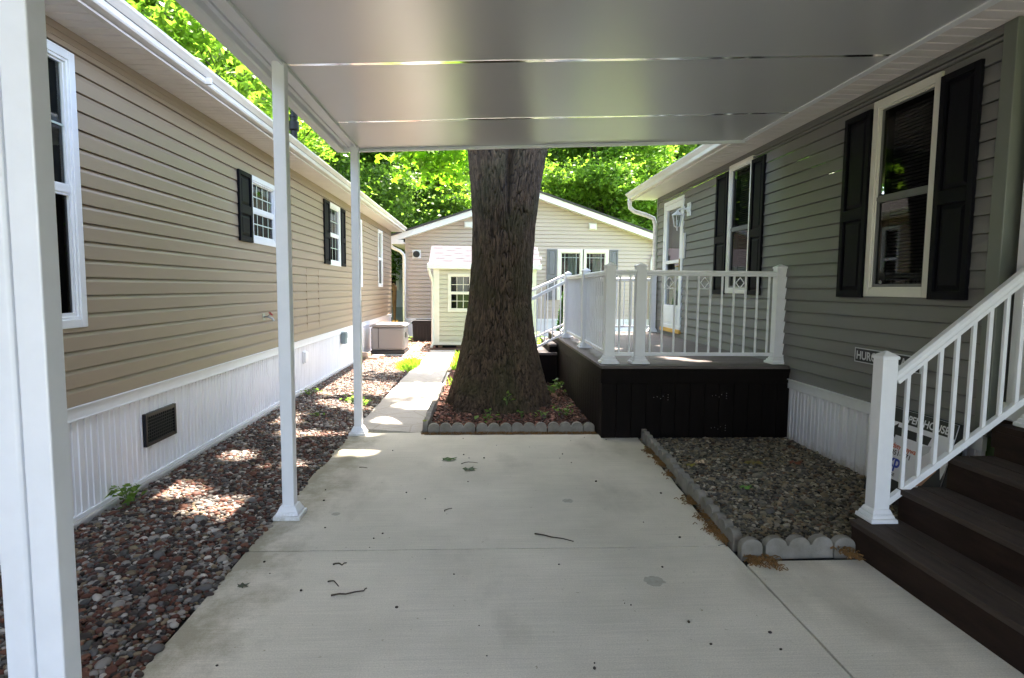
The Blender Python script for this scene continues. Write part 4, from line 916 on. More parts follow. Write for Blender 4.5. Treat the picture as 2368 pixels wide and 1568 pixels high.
# back steps at the far end of deck
BS = empty('deck_steps', (1.0, 9.7, 0), 'dark brown steps at the far end of the deck', 'steps')
for (x0, x1, z_, y0) in ((1.075, 1.20, .625, 9.30), (.90, 1.19, .50, 9.20), (.58, .89, .345, 9.20), (.27, .57, .18, 9.20)):
    k_ = MB(); k_.box((x0-.01, y0-.01, z_-.035), (x1, 10.6, z_)); k_.build('tread', 'deckfloor', BS, bevel=.004)
    k_ = MB(); k_.box((x0, y0, -.01), (x1, 10.59, z_-.036)); k_.build('riser_box', 'deckdark', BS)
SR = empty('stair_railing', (.8, 9.27, .2), 'nearer sloping white handrail of the deck steps', 'railing')
vpost(SR, .28, 9.27, .18, 1.12, .09)
railing(SR, (1.30, 9.27), (.32, 9.27), (1.60, 1.09), (.80, .29), 8, .045)
SR2 = empty('stair_railing', (.8, 10.12, .2), 'farther sloping white handrail of the deck steps', 'railing')
vpost(SR2, .28, 10.5, .18, 1.20, .09)
railing(SR2, (1.46, 10.5), (.32, 10.5), (1.72, 1.20), (.86, .34), 10, .045)

# near stairs
ST = empty('porch_steps', (2.6, 2.3, 0), 'dark brown steps rising to the sage house porch', 'steps')
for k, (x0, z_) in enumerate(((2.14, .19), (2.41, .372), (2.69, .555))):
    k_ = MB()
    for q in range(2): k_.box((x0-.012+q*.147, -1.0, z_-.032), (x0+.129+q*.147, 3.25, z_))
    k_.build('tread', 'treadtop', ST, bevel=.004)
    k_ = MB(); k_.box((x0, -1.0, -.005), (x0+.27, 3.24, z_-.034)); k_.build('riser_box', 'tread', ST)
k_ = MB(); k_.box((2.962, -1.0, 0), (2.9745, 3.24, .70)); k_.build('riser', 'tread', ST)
PR = empty('stair_railing', (2.6, 3.32, .19), 'white sloping handrail with square newel in front of the sage wall', 'railing')
vpost(PR, 2.278, 3.235, .19, 1.165, .088, fl=.07); vpost(PR, 3.135, 3.16, .735, 1.83, .09, fl=.07)
railing(PR, (2.33, 3.235), (3.09, 3.20), (1.005, 1.655), (.29, .905), 8, .056, .021, (.05, .98))

# ------------------------------------------------------------------ open house sign
SG = empty('open_house_sign', (2.84, 4.0, 0), 'black and white OPEN HOUSE board with arrow leaning behind the handrail', 'sign')
s0 = Vector((2.90, 4.305, -.02)); su = Vector((0, -1, 0)); sv = Vector((.17, 0, .70)).normalized(); sn = Vector((-1, 0, 0)); sn = (sn-sn.dot(sv)*sv).normalized()
S = lambda u, v, w=0: tuple(s0+(su*u+sv*v)*1.03+sn*w)
SWd, SHt = .86, .70
k_ = MB(); k_.box((.05, .12, -.006), (.665, .665, 0), S); k_.build('panel', 'signwhite', SG)
k_ = MB(); k_.box((0, 0, -.03), (.72, .675, -.007), S); k_.build('frame', 'pipe', SG, bevel=.004)
k_ = MB(); k_.box((.05, .572, .0005), (.665, .664, .001), S); k_.build('black_band', 'signblack', SG)
k_ = MB(); k_.box((.05, .12, .0005), (.45, .18, .001), S); k_.build('black_band', 'signblack', SG)
text_mesh('OPEN HOUSE', .068, lambda x, y: S(.19+x, .588+y, .0018), 'signwhite', SG, 'headline', .0016, fit=.42)
k_ = MB(); az = .51
k_.quad(S(.16, az-.03, .001), S(.475, az-.03, .001), S(.49, az+.028, .001), S(.16, az+.028, .001))
k_.quad(S(.10, az, .0011), S(.172, az-.055, .0011), S(.172, az+.055, .0011)); k_.build('arrow', 'signblack', SG)
text_mesh('ndsey Haywa', .050, lambda x, y: S(.148+x, .392+y, .0018), 'ink_red', SG, 'name_line', .0008, fit=.25)
text_mesh('-851-  71', .046, lambda x, y: S(.155+x, .345+y, .0018), 'signblack', SG, 'number_line', .0007, fit=.205)
text_mesh('exp', .125, lambda x, y: S(.115+x, .265+y, .0018), 'ink_blue', SG, 'logo', .003, fit=.175)
text_mesh('ERAGE', .028, lambda x, y: S(.15+x, .202+y, .0018), 'signblack', SG, 'small_print', .0004, fit=.12)
k_ = MB(); k_.quad(S(.46, .12, .001), S(.665, .12, .001), S(.665, .40, .001), S(.60, .45, .001)); k_.build('printed_jacket', 'signblack', SG)
k_ = MB(); k_.quad(S(.43, .38, .0014), S(.50, .44, .0014), S(.51, .485, .0014), S(.41, .46, .0014)); k_.build('printed_shape', 'greyprint', SG)
k_ = MB(); k_.quad(S(.61, .40, .0014), S(.65, .30, .0014), S(.664, .36, .0014), S(.664, .47, .0014), S(.625, .45, .0014)); k_.build('printed_collar', 'signwhite', SG)
k_ = MB(); k_.quad(S(.47, .20, .0017), S(.52, .22, .0017), S(.60, .34, .0017), S(.61, .40, .0017), S(.57, .41, .0017), S(.50, .30, .0017)); k_.build('printed_arm', 'skinprint', SG)

# ------------------------------------------------------------------ big oak
TC = (.25, 7.55)
prof = [(-.12, .228, .72), (-.05, .228, .675), (.05, .228, .64), (.21, .2275, .600), (.49, .234, .535), (.87, .239, .463), (1.31, .249, .405), (1.85, .272, .390), (2.28, .288, .396), (2.76, .298, .440), (3.2, .317, .50), (3.7, .33, .56)]
pz = [p[0] for p in prof]
OAK = empty('oak_tree', (TC[0], TC[1], 0), 'massive furrowed tree trunk rising through the bed beside the deck', 'tree')
NA, NZ = 560, 420; V = np.zeros((NZ, NA, 3)); TI = np.ones((NZ, NA))
zs = np.linspace(-.12, 3.7, NZ); cxs = np.interp(zs, pz, [p[1] for p in prof]); rs = np.interp(zs, pz, [p[2] for p in prof])
th = np.linspace(0, 2*np.pi, NA, endpoint=False)
for i in range(NZ):
    z = zs[i]; fl = min(1, max(0, 1-z/1.1))**1.4; fk = max(0, (z-2.30)/.6)
    for k in range(NA):
        a = th[k]; ca, sa = math.cos(a), math.sin(a); r0 = rs[i]
        x_, y_ = ca*r0, sa*r0
        big = noise.noise(Vector((ca*1.3, sa*1.3, z*.5)))*.05
        root = (math.sin(a*5+.7+.6*z)*.6+math.sin(a*8+2.1)*.45)*.085*fl
        wob = noise.noise(Vector((x_*2, y_*2, z*1.2+5)))*.5
        kk = r0/.40; q = noise.noise(Vector((ca*14*kk+wob*2, sa*14*kk+wob*2, z*4.2)))
        q2 = noise.noise(Vector((ca*29*kk+wob*3, sa*29*kk, z*9+9)))
        v1, v2 = math.exp(-(q/.085)**2), math.exp(-(q2/.10)**2)
        rid = v1*.030+v2*.012; TI[i, k] = 1.45-1.15*max(v1, v2*.55)
        fine = noise.noise(Vector((x_*45, y_*45, z*16)))*.005
        da = (a-4.80+math.pi) % (2*math.pi)-math.pi          # fork crease towards the camera, slightly right of centre
        crease = -.24*min(1, fk)*math.exp(-(da/(.05+.08*min(1, fk)))**2)+.05*min(1, fk)*math.exp(-((abs(da)-.42)/.25)**2)
        r = r0*(1+big)+root-rid+fine+crease-.005
        V[i, k] = (cxs[i]+ca*r, TC[1]+sa*r, z)
idx = np.arange(NZ*NA).reshape(NZ, NA); a0 = idx[:-1]; a1 = np.roll(idx, -1, 1)[:-1]; b0 = idx[1:]; b1 = np.roll(idx, -1, 1)[1:]
Fq = np.stack([a0, a1, b1, b0], 2).reshape(-1, 4)
npmesh('trunk', V.reshape(-1, 3), Fq, 'bark', np.repeat(TI.reshape(-1, 1), 3, 1), True, OAK)
def leaves(C, size, jitter=.35, palette=((.055, .13, .018), (.08, .17, .02), (.11, .21, .025), (.045, .10, .02)), droop=.5, lob=1, tint=None):
    """C (n,3) leaf centres; each leaf is lob kites; returns V,F,col"""
    n_ = len(C); s_ = size*rng.uniform(.6, 1.3, n_)
    nrm = rng.normal(0, 1, (n_, 3)); nrm[:, 2] = np.abs(nrm[:, 2])+droop; nrm /= np.linalg.norm(nrm, axis=1)[:, None]
    t_ = rng.normal(0, 1, (n_, 3)); t_ -= (t_*nrm).sum(1)[:, None]*nrm; t_ /= np.linalg.norm(t_, axis=1)[:, None]; bt = np.cross(nrm, t_)
    Vs, Fs = [], []; o_ = 0
    angs = {1: [0], 3: [-.95, 0, .95], 5: [-1.7, -.85, 0, .85, 1.7]}[lob]
    for a in angs:
        ln = 1.0 if a == 0 else (.85 if abs(a) < 1.2 else .6); wd = .38 if lob == 1 else .2
        d = t_*math.cos(a)+bt*math.sin(a); sd_ = -t_*math.sin(a)+bt*math.cos(a)
        ss = s_[:, None]
        p0 = C-t_*.35*ss; p1 = p0+d*.5*ln*ss+sd_*wd*ss+nrm*.08*ss; p2 = p0+d*ln*ss-nrm*.06*ss; p3 = p0+d*.5*ln*ss-sd_*wd*ss+nrm*.08*ss
        Vs.append(np.stack([p0, p1, p2, p3], 1).reshape(-1, 3)); Fs.append(np.arange(n_*4).reshape(-1, 4)+o_); o_ += n_*4
    pal = np.array(palette); col = pal[rng.integers(0, len(pal), n_)]*rng.uniform(.75, 1.3, (n_, 1))
    if tint is not None: col = col*tint
    col = np.repeat(col, 4, 0); col = np.vstack([col]*len(angs))
    return np.vstack(Vs), np.vstack(Fs), col
def limb_path(p, d, L_, n_=6, wig=.15, lift=.05):
    pts = [Vector(p)]; d = Vector(d).normalized()
    for k in range(n_):
        d = (d+Vector(rng.normal(0, wig, 3))+Vector((0, 0, lift))).normalized(); pts.append(pts[-1]+d*L_/n_)
    return pts
def make_limbs(mb, base, specs, tips):
    for d, L_, r in specs:
        pts = limb_path(base, d, L_, 7); mb.tube(pts, [r*(1-.11*k) for k in range(len(pts))], 9)
        for k in range(2, len(pts)):
            for _ in range(2):
                dd = (pts[k]-pts[k-1]).normalized()+Vector(rng.normal(0, .75, 3))
                sp_ = limb_path(pts[k], dd, L_*.42, 4, .2)
                if min(q.z for q in sp_) < 4.9: continue
                rr = r*(1-.11*k)*.45; mb.tube(sp_, [rr*(1-.2*q) for q in range(5)], 6, False); tips += [tuple(q) for q in sp_[1:]]
        tips.append(tuple(pts[-1]))
mb = MB(); tips = []
make_limbs(mb, (.05, 7.6, 3.45), [((-.30, .25, 1), 6.2, .34), ((-.8, .7, .9), 5.0, .17)], tips)
make_limbs(mb, (.62, 7.6, 3.45), [((.35, .35, 1), 6.5, .36), ((.9, .3, .8), 5.2, .17), ((.3, 1.2, .7), 5.0, .15)], tips)
mb.build('limbs', 'bark', OAK, smooth=True)
tips = np.array(tips)
C = []
for t_ in tips:
    if t_[2] < 5: continue
    C.append(t_+rng.normal(0, 1, (120, 3))*np.array([.42, .42, .26]))
C = np.vstack(C)
# extra unseen boughs over gravel, driveway, path and deck, added for their shade
for cx_, cy_, cz_, sx_, sy_, sz_, nn in ((-1.6, 5.6, 8.2, 1.6, 2.2, .5, 9000), (2.6, 10.5, 8.8, 1.8, 2.6, .6, 9000), (-1.9, 9.4, 9.0, .9, 1.5, .5, 3500), (.7, 9.3, 8.6, 1.6, 1.3, .5, 7000), (-.55, 10.5, 8.5, .8, 1.1, .4, 2600)):
    C = np.vstack([C, np.array([cx_, cy_, cz_])+rng.normal(0, .55, (nn, 3))*np.array([sx_, sy_, sz_])])
tx_, ty_ = dv.x/dv.z, dv.y/dv.z
gx, gy = C[:, 0]-C[:, 2]*tx_, C[:, 1]-C[:, 2]*ty_
sunny = ((gy > 8.2) & (gy < 18) & (gx > -2.6) & (gx < .3)) | ((gy > 10.2) & (gx > -1))
patch = np.array([noise.noise(Vector((x_*2.6, y_*2.1, 3.3)))+.35*noise.noise(Vector((x_*7, y_*6, 1.3))) for x_, y_ in zip(gx, gy)])
drop = (sunny & (rng.uniform(0, 1, len(C)) < .992)) | ((patch > .26) & (gy > 3.9) & (gx < -.78)) | ((patch > .33) & (gy > 5.6) & (gx > 1.3))  # crown leaves removed where their shadow would cover ground meant to be sunny
for sx_, sy_, ra, rb in ((-1.08, 5.72, .34, .42), (-1.75, 6.05, .30, .22), (-2.15, 5.35, .28, .25), (-1.62, 5.0, .24, .16), (-2.2, 4.35, .26, .20), (-1.75, 3.95, .28, .14), (-2.25, 6.9, .2, .3), (-1.0, 6.75, .26, .25), (-.8, 7.6, .3, .3), (-1.7, 7.6, .25, .2), (-2.3, 2.1, .12, .15), (1.6, 6.9, .16, .2)):  # gaps shaped into the unseen crown so sun patches land here
    drop |= ((gx-sx_)/ra)**2+((gy-sy_)/rb)**2 < 1+.9*patch
C = C[~drop]; print('oak leaves', len(C))
v_, f_, c_ = leaves(C, .15, lob=3)
npmesh('crown', v_, f_, 'leaf', c_, parent=OAK)

# ------------------------------------------------------------------ forest
PAL = {'maple': ((.14, .25, .04), (.18, .30, .045), (.22, .34, .055), (.11, .20, .035)),
       'dark': ((.09, .17, .045), (.115, .205, .05), (.14, .23, .055), (.07, .14, .04)),
       'mid': ((.11, .20, .04), (.14, .24, .045), (.17, .27, .05), (.09, .16, .035))}
def tree_proto(kind, h, crown_r, trunk_r, low, nleaf, size, lob, label, seed):
    global rng; rng = np.random.default_rng(seed)
    root = empty('broadleaf_tree', (0, 0, 0), label, 'tree', 'trees behind the houses')
    mb = MB(); pts = limb_path((0, 0, -.1), (0, 0, 1), h*.92, 9, .05, .05); mb.tube(pts, [trunk_r*(1-.085*k) for k in range(10)], 10)
    ends = []
    nb = 22
    for k in range(nb):
        t_ = low+(1-low)*(k+.5)/nb; f_ = t_*9*.98; i_ = min(int(f_), 8); base = pts[i_].lerp(pts[i_+1], f_-i_)
        a = k*2.4+rng.uniform(-.4, .4); Lb = crown_r*(1.05-.55*((t_-low)/(1-low))**1.5)*rng.uniform(.8, 1.1)
        bp_ = limb_path(base, (math.cos(a), math.sin(a), .35), Lb, 5, .16, .03); mb.tube(bp_, [trunk_r*.28*(1-.17*q) for q in range(6)], 6, False)
        for q in range(2, 6):
            ends.append(bp_[q]); 
            for _ in range(2):
                sp_ = limb_path(bp_[q], Vector(rng.normal(0, 1, 3)), Lb*.3, 3, .2); mb.tube(sp_, [trunk_r*.07, trunk_r*.05, trunk_r*.03, .01], 4, False); ends += sp_[2:]
    mb.build('trunk', 'limb', root, smooth=True)
    E_ = np.array([tuple(e) for e in ends]); pick = rng.integers(0, len(E_), nleaf)
    sz = rng.uniform(.25, .8, len(E_))
    C = E_[pick]+rng.normal(0, 1, (nleaf, 3))*np.array([1, 1, .45])*sz[pick][:, None]
    v_, f_, c_ = leaves(C, size, palette=PAL[kind], lob=lob)
    npmesh('crown', v_, f_, 'leaf', c_, parent=root)
    return root
P1 = tree_proto('maple', 12, 4.2, .20, .22, 52000, .155, 3, 'x', 11)
P2 = tree_proto('dark', 17, 4.6, .26, .18, 60000, .19, 1, 'x', 12)
P3 = tree_proto('mid', 15, 4.4, .22, .2, 60000, .17, 1, 'x', 13)
LBL = {0: 'bright lime green maple in the sun behind the roofs', 1: 'dark green forest tree behind the roofs', 2: 'mid green forest tree behind the roofs'}
spots = [(5.8, 27.5, 0, .88, .3, 'wide sunlit lime green maple above the right slope of the beige gable'),
         (-1.4, 27, 0, .68, 2.1, 'sunlit lime green maple just left of the big trunk'),
         (9.6, 31, 0, .95, 1.2, 'lime green maple above the right house gutter'),
         (-5.8, 24.5, 2, .80, 1.0, 'leafy tree above the far end of the tan house'),
         (-8.8, 20, 0, 1.0, 4.0, 'lime green tree above the middle of the tan house roof'),
         (-9.2, 13.5, 0, 1.05, 5.0, 'lime green tree above the near end of the tan house roof'),
         (-13, 19, 2, 1.05, 3.3, None), (-15, 26, 1, 1.05, 1.9, None), (-11, 29, 2, 1.0, .2, None), (-6.5, 32, 1, 1.0, 2.6, None), (-2.5, 34, 1, .95, .4, None),
         (2.2, 35, 1, 1.0, 1.5, None), (6.5, 36, 2, 1.0, 5.5, None), (11, 37, 1, 1.0, 3.0, None), (15.5, 35, 2, 1.0, 4.4, None), (-18, 34, 1, 1.2, 4.1, None),
         (-10, 38, 1, 1.1, 3.6, None), (-4.5, 41, 2, 1.1, 1.1, None), (.5, 42, 1, 1.1, 2.2, None), (4.5, 43, 1, 1.1, 5.2, None), (9, 44, 2, 1.1, .9, None),
         (14, 44, 1, 1.1, 2.8, None), (19, 41, 1, 1.1, 5.9, None), (-14, 44, 1, 1.15, 4.8, None), (-20, 42, 2, 1.2, .6, None), (-26, 36, 1, 1.2, 1.4, None), (3.8, 31, 2, .8, .7, None),
         (-22, 20, 1, 1.05, 2.3, None), (-17, 12, 2, 1.0, 4.2, None)]
protos = [P1, P2, P3]; used = [False]*3
for k, (x_, y_, kind, sc_, rz, lb) in enumerate(spots):
    o = protos[kind] if not used[kind] else copy_tree(protos[kind]); used[kind] = True
    o.location = (x_, y_, -.06); o.rotation_euler.z = rz; o.scale = (sc_, sc_, sc_)
    if not lb:
        u_ = x_/y_; where = 'above the near end of the tan house' if u_ < -.75 else 'above the middle of the tan house' if u_ < -.45 else 'above the far end of the tan house' if u_ < -.2 else 'left of the big trunk' if u_ < 0 else 'just right of the big trunk' if u_ < .12 else 'above the right slope of the beige gable' if u_ < .22 else 'above the sage house gutter' if u_ < .33 else 'hidden deep behind the sage house roof'
        lb = ('mid green' if kind == 2 else 'dark green')+' forest tree '+('in the front row ' if y_ < 33 else 'in the middle row ' if y_ < 37.5 else 'in the third row ' if y_ < 41.5 else 'in the back row ')+where
    o['label'] = lb
# distant woodland mass
rng = np.random.default_rng(5)
n_ = 60000; C = np.stack([rng.uniform(-55, 40, n_), rng.uniform(47, 60, n_), rng.uniform(0, 1, n_)**.8*20], 1)
keep = np.array([noise.noise(Vector((c[0]*.25, c[1]*.2, c[2]*.3))) > -.22 for c in C]); C = C[keep]
v_, f_, c_ = leaves(C, .75, palette=PAL['dark']); o = npmesh('woodland', v_, f_, 'leaf', c_); tag(o, 'distant dense green woodland behind all houses', 'woodland', kind='stuff')
# bare slim forest trunks seen between the leaves
tproto = None
for k, (x_, y_, r) in enumerate([(-3.6, 31, .16), (-2.9, 37, .2), (-1.7, 33, .13), (-.6, 38, .18), (3.4, 38, .16), (7.6, 34, .15), (8.8, 38, .2), (4.9, 34, .12), (-5.4, 36, .18), (1.2, 40, .2)]):
    if tproto is None:
        mb = MB(); mb.tube(limb_path((0, 0, -.1), (.03, 0, 1), 15, 9, .03, .05), [1-.08*q for q in range(10)], 10)
        mb.v = [(v[0]+0, v[1], v[2]) for v in mb.v]
        me_v = mb
        mb2 = MB(); mb2.tube(limb_path((0, 0, -.1), (.02, 0, 1), 15, 9, .03, .05), [.17*(1-.08*q) for q in range(10)], 10); o = mb2.build('tree_trunk', 'limb', smooth=True); tproto = o
    else: o = tproto.copy(); scn.collection.objects.link(o)
    o.location = (x_, y_, 0); s_ = r/.17; o.scale = (s_, s_, 1); o.rotation_euler.z = k*1.3
    tag(o, ('slim ' if r < .16 else 'stout ')+'bare forest trunk '+['above the far end of the tan house gutter', 'above the round wall vent', 'above the left side of the shed roof', 'just left of the big trunk', 'above the beige gable peak, left', 'above the far right end of the beige rake', 'deep behind the right rake end', 'above the middle of the right rake', 'above the tan house gutter end', 'just right of the big trunk'][k], 'tree trunk', 'bare trunks in the woods')
# low leafy branch hanging near the trunk at top
hb_ = empty('hanging_branch', (-.5, 11.5, 4.2), 'low bright green leafy branch hanging left of the big trunk', 'branch')
mb = MB(); tp = []
for s0_, d_ in (((-.3, 12.2, 5.2), (-.35, -.3, -.7)), ((-1.0, 12.2, 5.3), (-.1, -.3, -.8)), ((.2, 12.2, 5.0), (-.5, -.3, -.7))):
    pt = limb_path(s0_, d_, 1.6, 6, .12, .0); mb.tube(pt, [.03-.004*q for q in range(7)], 6); tp += [tuple(p) for p in pt[2:]]
mb.build('twig', 'limb', hb_, smooth=True)
tp = np.array(tp); C = tp[rng.integers(0, len(tp), 650)]+rng.normal(0, 1, (650, 3))*[.3, .3, .17]
v_, f_, c_ = leaves(C, .15, palette=((.13, .28, .02), (.17, .33, .03), (.2, .36, .03)), lob=5); npmesh('foliage', v_, f_, 'leaf', c_, parent=hb_)

# ------------------------------------------------------------------ small plants
def plant(x, y, z, h, n_, ls, label, pal=PAL['mid'], stems=3, spread=.35, name='small_plant'):
    root = empty(name, (x, y, z), label, 'plant'); mb = MB(); C = []
    for k in range(stems):
        a = rng.uniform(0, 6.28); tp = Vector((x+math.cos(a)*h*spread, y+math.sin(a)*h*spread, z+h*rng.uniform(.7, 1)))
        mb.tube([(x, y, z-.01), ((x+tp.x)/2, (y+tp.y)/2, z+h*.6), tp], [.004, .003, .0015], 5)
        for q in range(n_//stems): f = rng.uniform(.45, 1.05); C.append((x+(tp.x-x)*f+rng.normal(0, ls*.8), y+(tp.y-y)*f+rng.normal(0, ls*.8), z+(tp.z-z)*f+rng.normal(0, ls*.3)))
    mb.build('stem', mat('green stem', (.08, .14, .03), .7) if 'green stem' not in bpy.data.materials else bpy.data.materials['green stem'], root)
    v_, f_, c_ = leaves(np.array(C), ls, palette=pal, droop=1.5); npmesh('foliage', v_, f_, 'plantleaf', c_, parent=root)
plant(-2.38, 4.08, 0, .16, 40, .058, 'single green weed growing against the white skirting', stems=5)
plant(.10, 6.62, 0, .13, 12, .075, 'small seedling at the left front of the big trunk')
plant(.30, 6.72, .18, .12, 9, .06, 'sprig with one yellow leaf halfway up the trunk foot')
plant(.48, 6.78, 0, .10, 7, .05, 'tiny seedling in the middle of the trunk foot')
plant(.70, 6.75, 0, .12, 10, .075, 'seedling at the right front of the big trunk')
plant(1.0, 6.85, 0, .15, 40, .05, 'spreading feathery weed between trunk and deck', stems=6, spread=.9)
plant(1.0, 8.2, 0, .22, 40, .09, 'leafy green plant at the foot of the deck steps', stems=6, spread=.6)
plant(-1.65, 7.75, 0, .10, 24, .07, 'low weed in the gravel behind the third carport post', stems=5, spread=.9)
plant(-2.35, 8.3, 0, .10, 24, .05, 'low weed in the gravel against the skirting', stems=5, spread=.9)
plant(-1.9, 6.9, 0, .06, 12, .04, 'tiny weed in the gravel between second and third post', stems=4, spread=.9)
plant(-1.45, 7.5, 0, .09, 24, .07, 'low weed at the edge of the path', stems=5, spread=.9)
# grass tufts beside path
def grass(n_, area, h, label, inside=None, pal=((.16, .30, .03), (.20, .36, .04), (.26, .40, .05))):
    x0, x1, y0, y1 = area; P = np.stack([rng.uniform(x0, x1, n_), rng.uniform(y0, y1, n_), np.full(n_, -.02)], 1)
    if inside is not None: P = P[inside(P[:, 0], P[:, 1])]
    n_ = len(P); a = rng.uniform(0, 6.28, n_); d = np.stack([np.cos(a), np.sin(a), 0*a], 1); sd_ = np.stack([-np.sin(a), np.cos(a), 0*a], 1); hh = h*rng.uniform(.5, 1.2, n_)[:, None]
    p0 = P-sd_*.004; p1 = P+sd_*.004; p2 = P+d*hh*.2+sd_*.003+np.array([0, 0, 1])*hh*.6; p3 = P+d*hh*.5+np.array([0, 0, 1])*hh
    V = np.stack([p0, p1, p2, p3], 1).reshape(-1, 3); pl = np.array(pal); col = np.repeat(pl[rng.integers(0, len(pl), n_)], 4, 0)
    o = npmesh('grass', V, np.arange(n_*4).reshape(-1, 4), 'plantleaf', col); tag(o, label, 'grass', kind='stuff')
grass(9000, (-1.75, -1.15, 10.2, 12.6), .11, 'bright tuft of grass at the left edge of the path', lambda x, y: (((x+1.36)/.2)**2+((y-11.4)/.8)**2) < rng.uniform(.2, 1.1, len(x)))
grass(26000, (1.3, 6.5, 11.3, 17.5), .10, 'sunlit grass beyond the deck', None)
grass(5000, (-.58, .6, 9.0, 13), .16, 'bright green grass right of the path behind the trunk', lambda x, y: (x > -.52) & ((y < 9.1) | (y > 10.7)))
for k, (x_, y_, h) in enumerate([(.95, 12.4, .55), (1.15, 13.0, .6), (.7, 13.2, .5), (1.3, 12.2, .45)]):
    plant(x_, y_, 0, h, 90, .13, ['broad lime green plant left in the clump beyond the steps', 'tallest lime green plant beyond the steps', 'lime green plant nearest the shed beyond the steps', 'lime green plant nearest the deck beyond the steps'][k], pal=PAL['maple'], stems=8, spread=.5, name='leafy_plant')
plant(-2.05, 16.0, 0, .25, 30, .09, 'green spiky plant between generator and bin', pal=PAL['maple'], stems=6)
# arborvitae
AV = empty('arborvitae', (1.88, 13.3, 0), 'slim dark green evergreen behind the deck corner post', 'shrub')
t_ = rng.uniform(0, 1, 9000)**.8; a = rng.uniform(0, 6.28, 9000); rr = .24*(1-t_)**.6*rng.uniform(.6, 1.05, 9000)
C = np.stack([1.88+rr*np.cos(a), 13.3+rr*np.sin(a), .05+1.4*t_], 1)
v_, f_, c_ = leaves(C, .045, palette=((.03, .08, .02), (.045, .11, .02), (.06, .14, .03)), droop=-.3); npmesh('foliage', v_, f_, 'leaf', c_, parent=AV)
MB().tube([(1.88, 13.3, -.05), (1.88, 13.3, 1.1)], [.03, .01], 8).build('stem', 'limb', AV)

# ------------------------------------------------------------------ litter on the concrete
def twig(pts, label, r=.004):
    mb = MB(); P = [Vector((p[0], p[1], .006+.003*(k % 2))) for k, p in enumerate(pts)]
    Q = []
    for a, b__ in zip(P, P[1:]): Q += [a, a.lerp(b__, .5)+Vector((random.uniform(-.004, .004), random.uniform(-.004, .004), .003))]
    Q.append(P[-1]); mb.tube(Q, [r*(1.1-.6*k/len(Q)) for k in range(len(Q))], 6); c = P[0]
    o = mb.build('twig', 'twig', origin=tuple(c)); tag(o, label, 'twig')
twig([(.335, 3.53), (.43, 3.47), (.555, 3.41)], 'straight dark twig lying just behind the concrete joint', .005)
twig([(-.72, 2.83), (-.65, 2.835), (-.57, 2.87), (-.56, 2.89)], 'curved twig with upturned end, nearest the camera', .0045)
twig([(-.77, 2.97), (-.74, 2.97), (-.705, 2.92)], 'short bent twig left of the curved twig', .004)
twig([(-.79, 3.16), (-.76, 3.165), (-.74, 3.15), (-.72, 3.17)], 'knobby little twig just in front of the joint, left side', .005)
twig([(-.16, 5.0), (-.10, 5.04), (-.02, 5.02)], 'thin pale twig between the two fallen leaves', .003)
twig([(-1.0, 4.92), (-.93, 4.89)], 'short twig near the second and third post', .003)
twig([(-.24, 3.93), (-.19, 3.96)], 'tiny twig in the middle of the driveway', .0035)
def fallen(x, y, s_, label, pal, z=.012, rz=0):
    mb = MB(); pts = []; 
    for k in range(16):
        a = k/16*6.283; r = s_*(1 if k % 2 else .55)*(1+.3*math.cos(a)); pts.append((x+r*math.cos(a+rz), y+r*math.sin(a+rz)*.6, z+.012*math.sin(k*1.9)))
    i = 0; mb.v = [(x, y, z+.004)]+pts; mb.f = [(0, k+1, (k+1) % 16+1) for k in range(16)]
    nm = 'leaf '+str(pal); m_ = bpy.data.materials.get(nm) or mat(nm, pal, .6, var=.3, vscale=60)
    o = mb.build('fallen_leaf', m_, origin=(x, y, 0)); tag(o, label, 'leaf')
fallen(-.285, 5.12, .075, 'green fallen leaf farthest from the camera on the driveway', (.10, .17, .05))
fallen(-.10, 4.83, .065, 'curled grey green fallen leaf on the driveway', (.14, .17, .09), rz=.6)
fallen(2.0, 4.33, .06, 'small green leaf lying on the stone bed', (.14, .30, .05), z=.01)
fallen(2.35, 4.95, .09, 'curled yellow brown leaf lying on the stone bed', (.22, .17, .04), z=.012, rz=1)
fallen(2.72, 4.95, .08, 'red brown leaf on the stones beside the skirting', (.22, .07, .03), z=.012)
fallen(1.78, 4.9, .05, 'yellowish leaf on the stones behind the diagonal edging', (.25, .22, .04), z=.012)
fallen(-.585, 6.2, .03, 'yellow green leaf at the near left edging corner', (.3, .35, .05), z=.11)
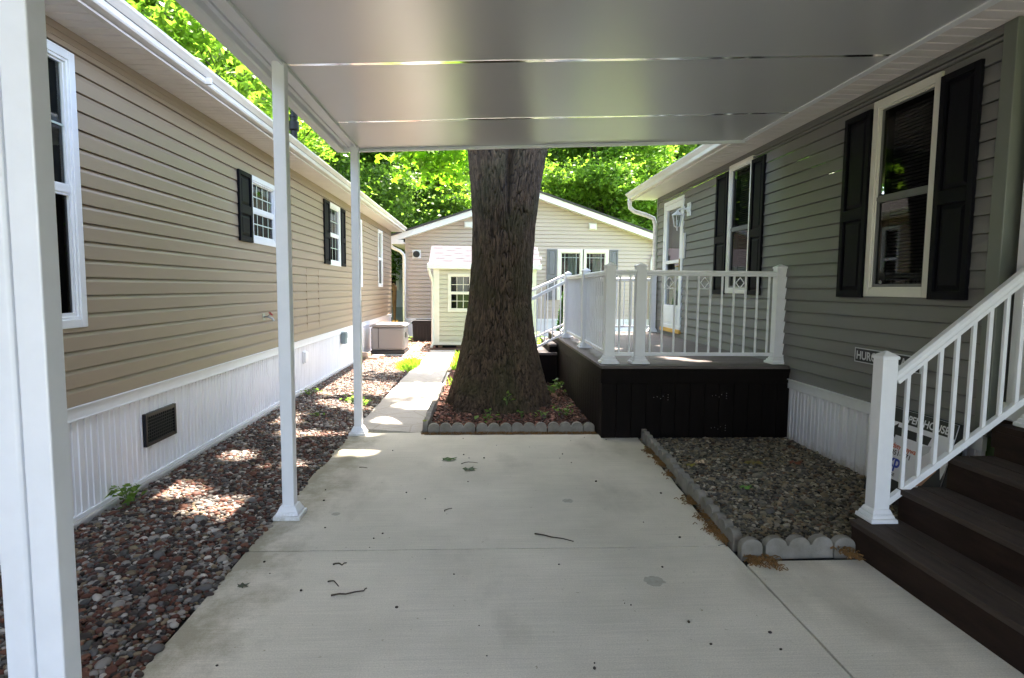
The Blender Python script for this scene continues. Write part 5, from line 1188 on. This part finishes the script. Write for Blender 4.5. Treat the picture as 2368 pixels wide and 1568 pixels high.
fallen(-1.19, 2.945, .035, 'flat grey green leaf stuck on the stained concrete, left', (.10, .11, .07), z=.004)
ac = None
for k in range(46):
    x_, y_ = random.uniform(-1.2, 1.4), random.uniform(1.9, 5.9)
    if ac is None:
        V0, F0 = ICO2; ac = npmesh('acorn', V0*np.array([.009, .007, .0055])+np.array([0, 0, .005]), F0, 'acorn', smooth=True); o = ac
    else: o = ac.copy(); scn.collection.objects.link(o)
    s_ = random.uniform(.35, 1.1); o.location = (x_, y_, .0); o.scale = (s_,)*3; o.rotation_euler.z = random.uniform(0, 6)
    tag(o, 'tiny dark acorn scrap lying on the pale concrete', 'acorn', 'acorn scraps scattered over the driveway')
# catkin litter along the edging
cen = [(1.56, 5.35, .10), (1.55, 4.95, .08), (1.545, 4.65, .09), (1.50, 4.05, .12), (1.49, 3.75, .12), (1.46, 3.55, .09), (1.47, 3.42, .06), (1.60, 3.10, .10), (2.05, 3.10, .08), (1.52, 3.12, .06), (1.57, 5.1, .1)]
mb = MB()
for (x_, y_, s_) in cen:
    for k in range(110):
        a = random.uniform(0, 6.28); px_, py_ = x_+random.gauss(0, s_*.28), y_+random.gauss(0, s_*.5); l_ = random.uniform(.015, .035); zb_ = .006 if x_ < 1.7 else .045
        mb.tube([(px_, py_, zb_), (px_+l_*.5*math.cos(a), py_+l_*.5*math.sin(a), zb_+.010), (px_+l_*math.cos(a+.6), py_+l_*math.sin(a+.6), zb_+.001)], .0026, 4, False)
for k in range(900):
    a = random.uniform(0, 6.28); px_, py_ = random.uniform(-.6, 1.2), 6.075+random.gauss(0, .022); l_ = random.uniform(.012, .03)
    mb.tube([(px_, py_, .003), (px_+l_*.5*math.cos(a), py_+l_*.5*math.sin(a), .010), (px_+l_*math.cos(a+.6), py_+l_*math.sin(a+.6), .003)], .002, 4, False)
o = mb.build('catkin_litter', mat('rusty catkins', (.25, .125, .035), .9, var=.55, vscale=20)); tag(o, 'rusty brown catkin litter along the scalloped edging', 'litter', kind='stuff')
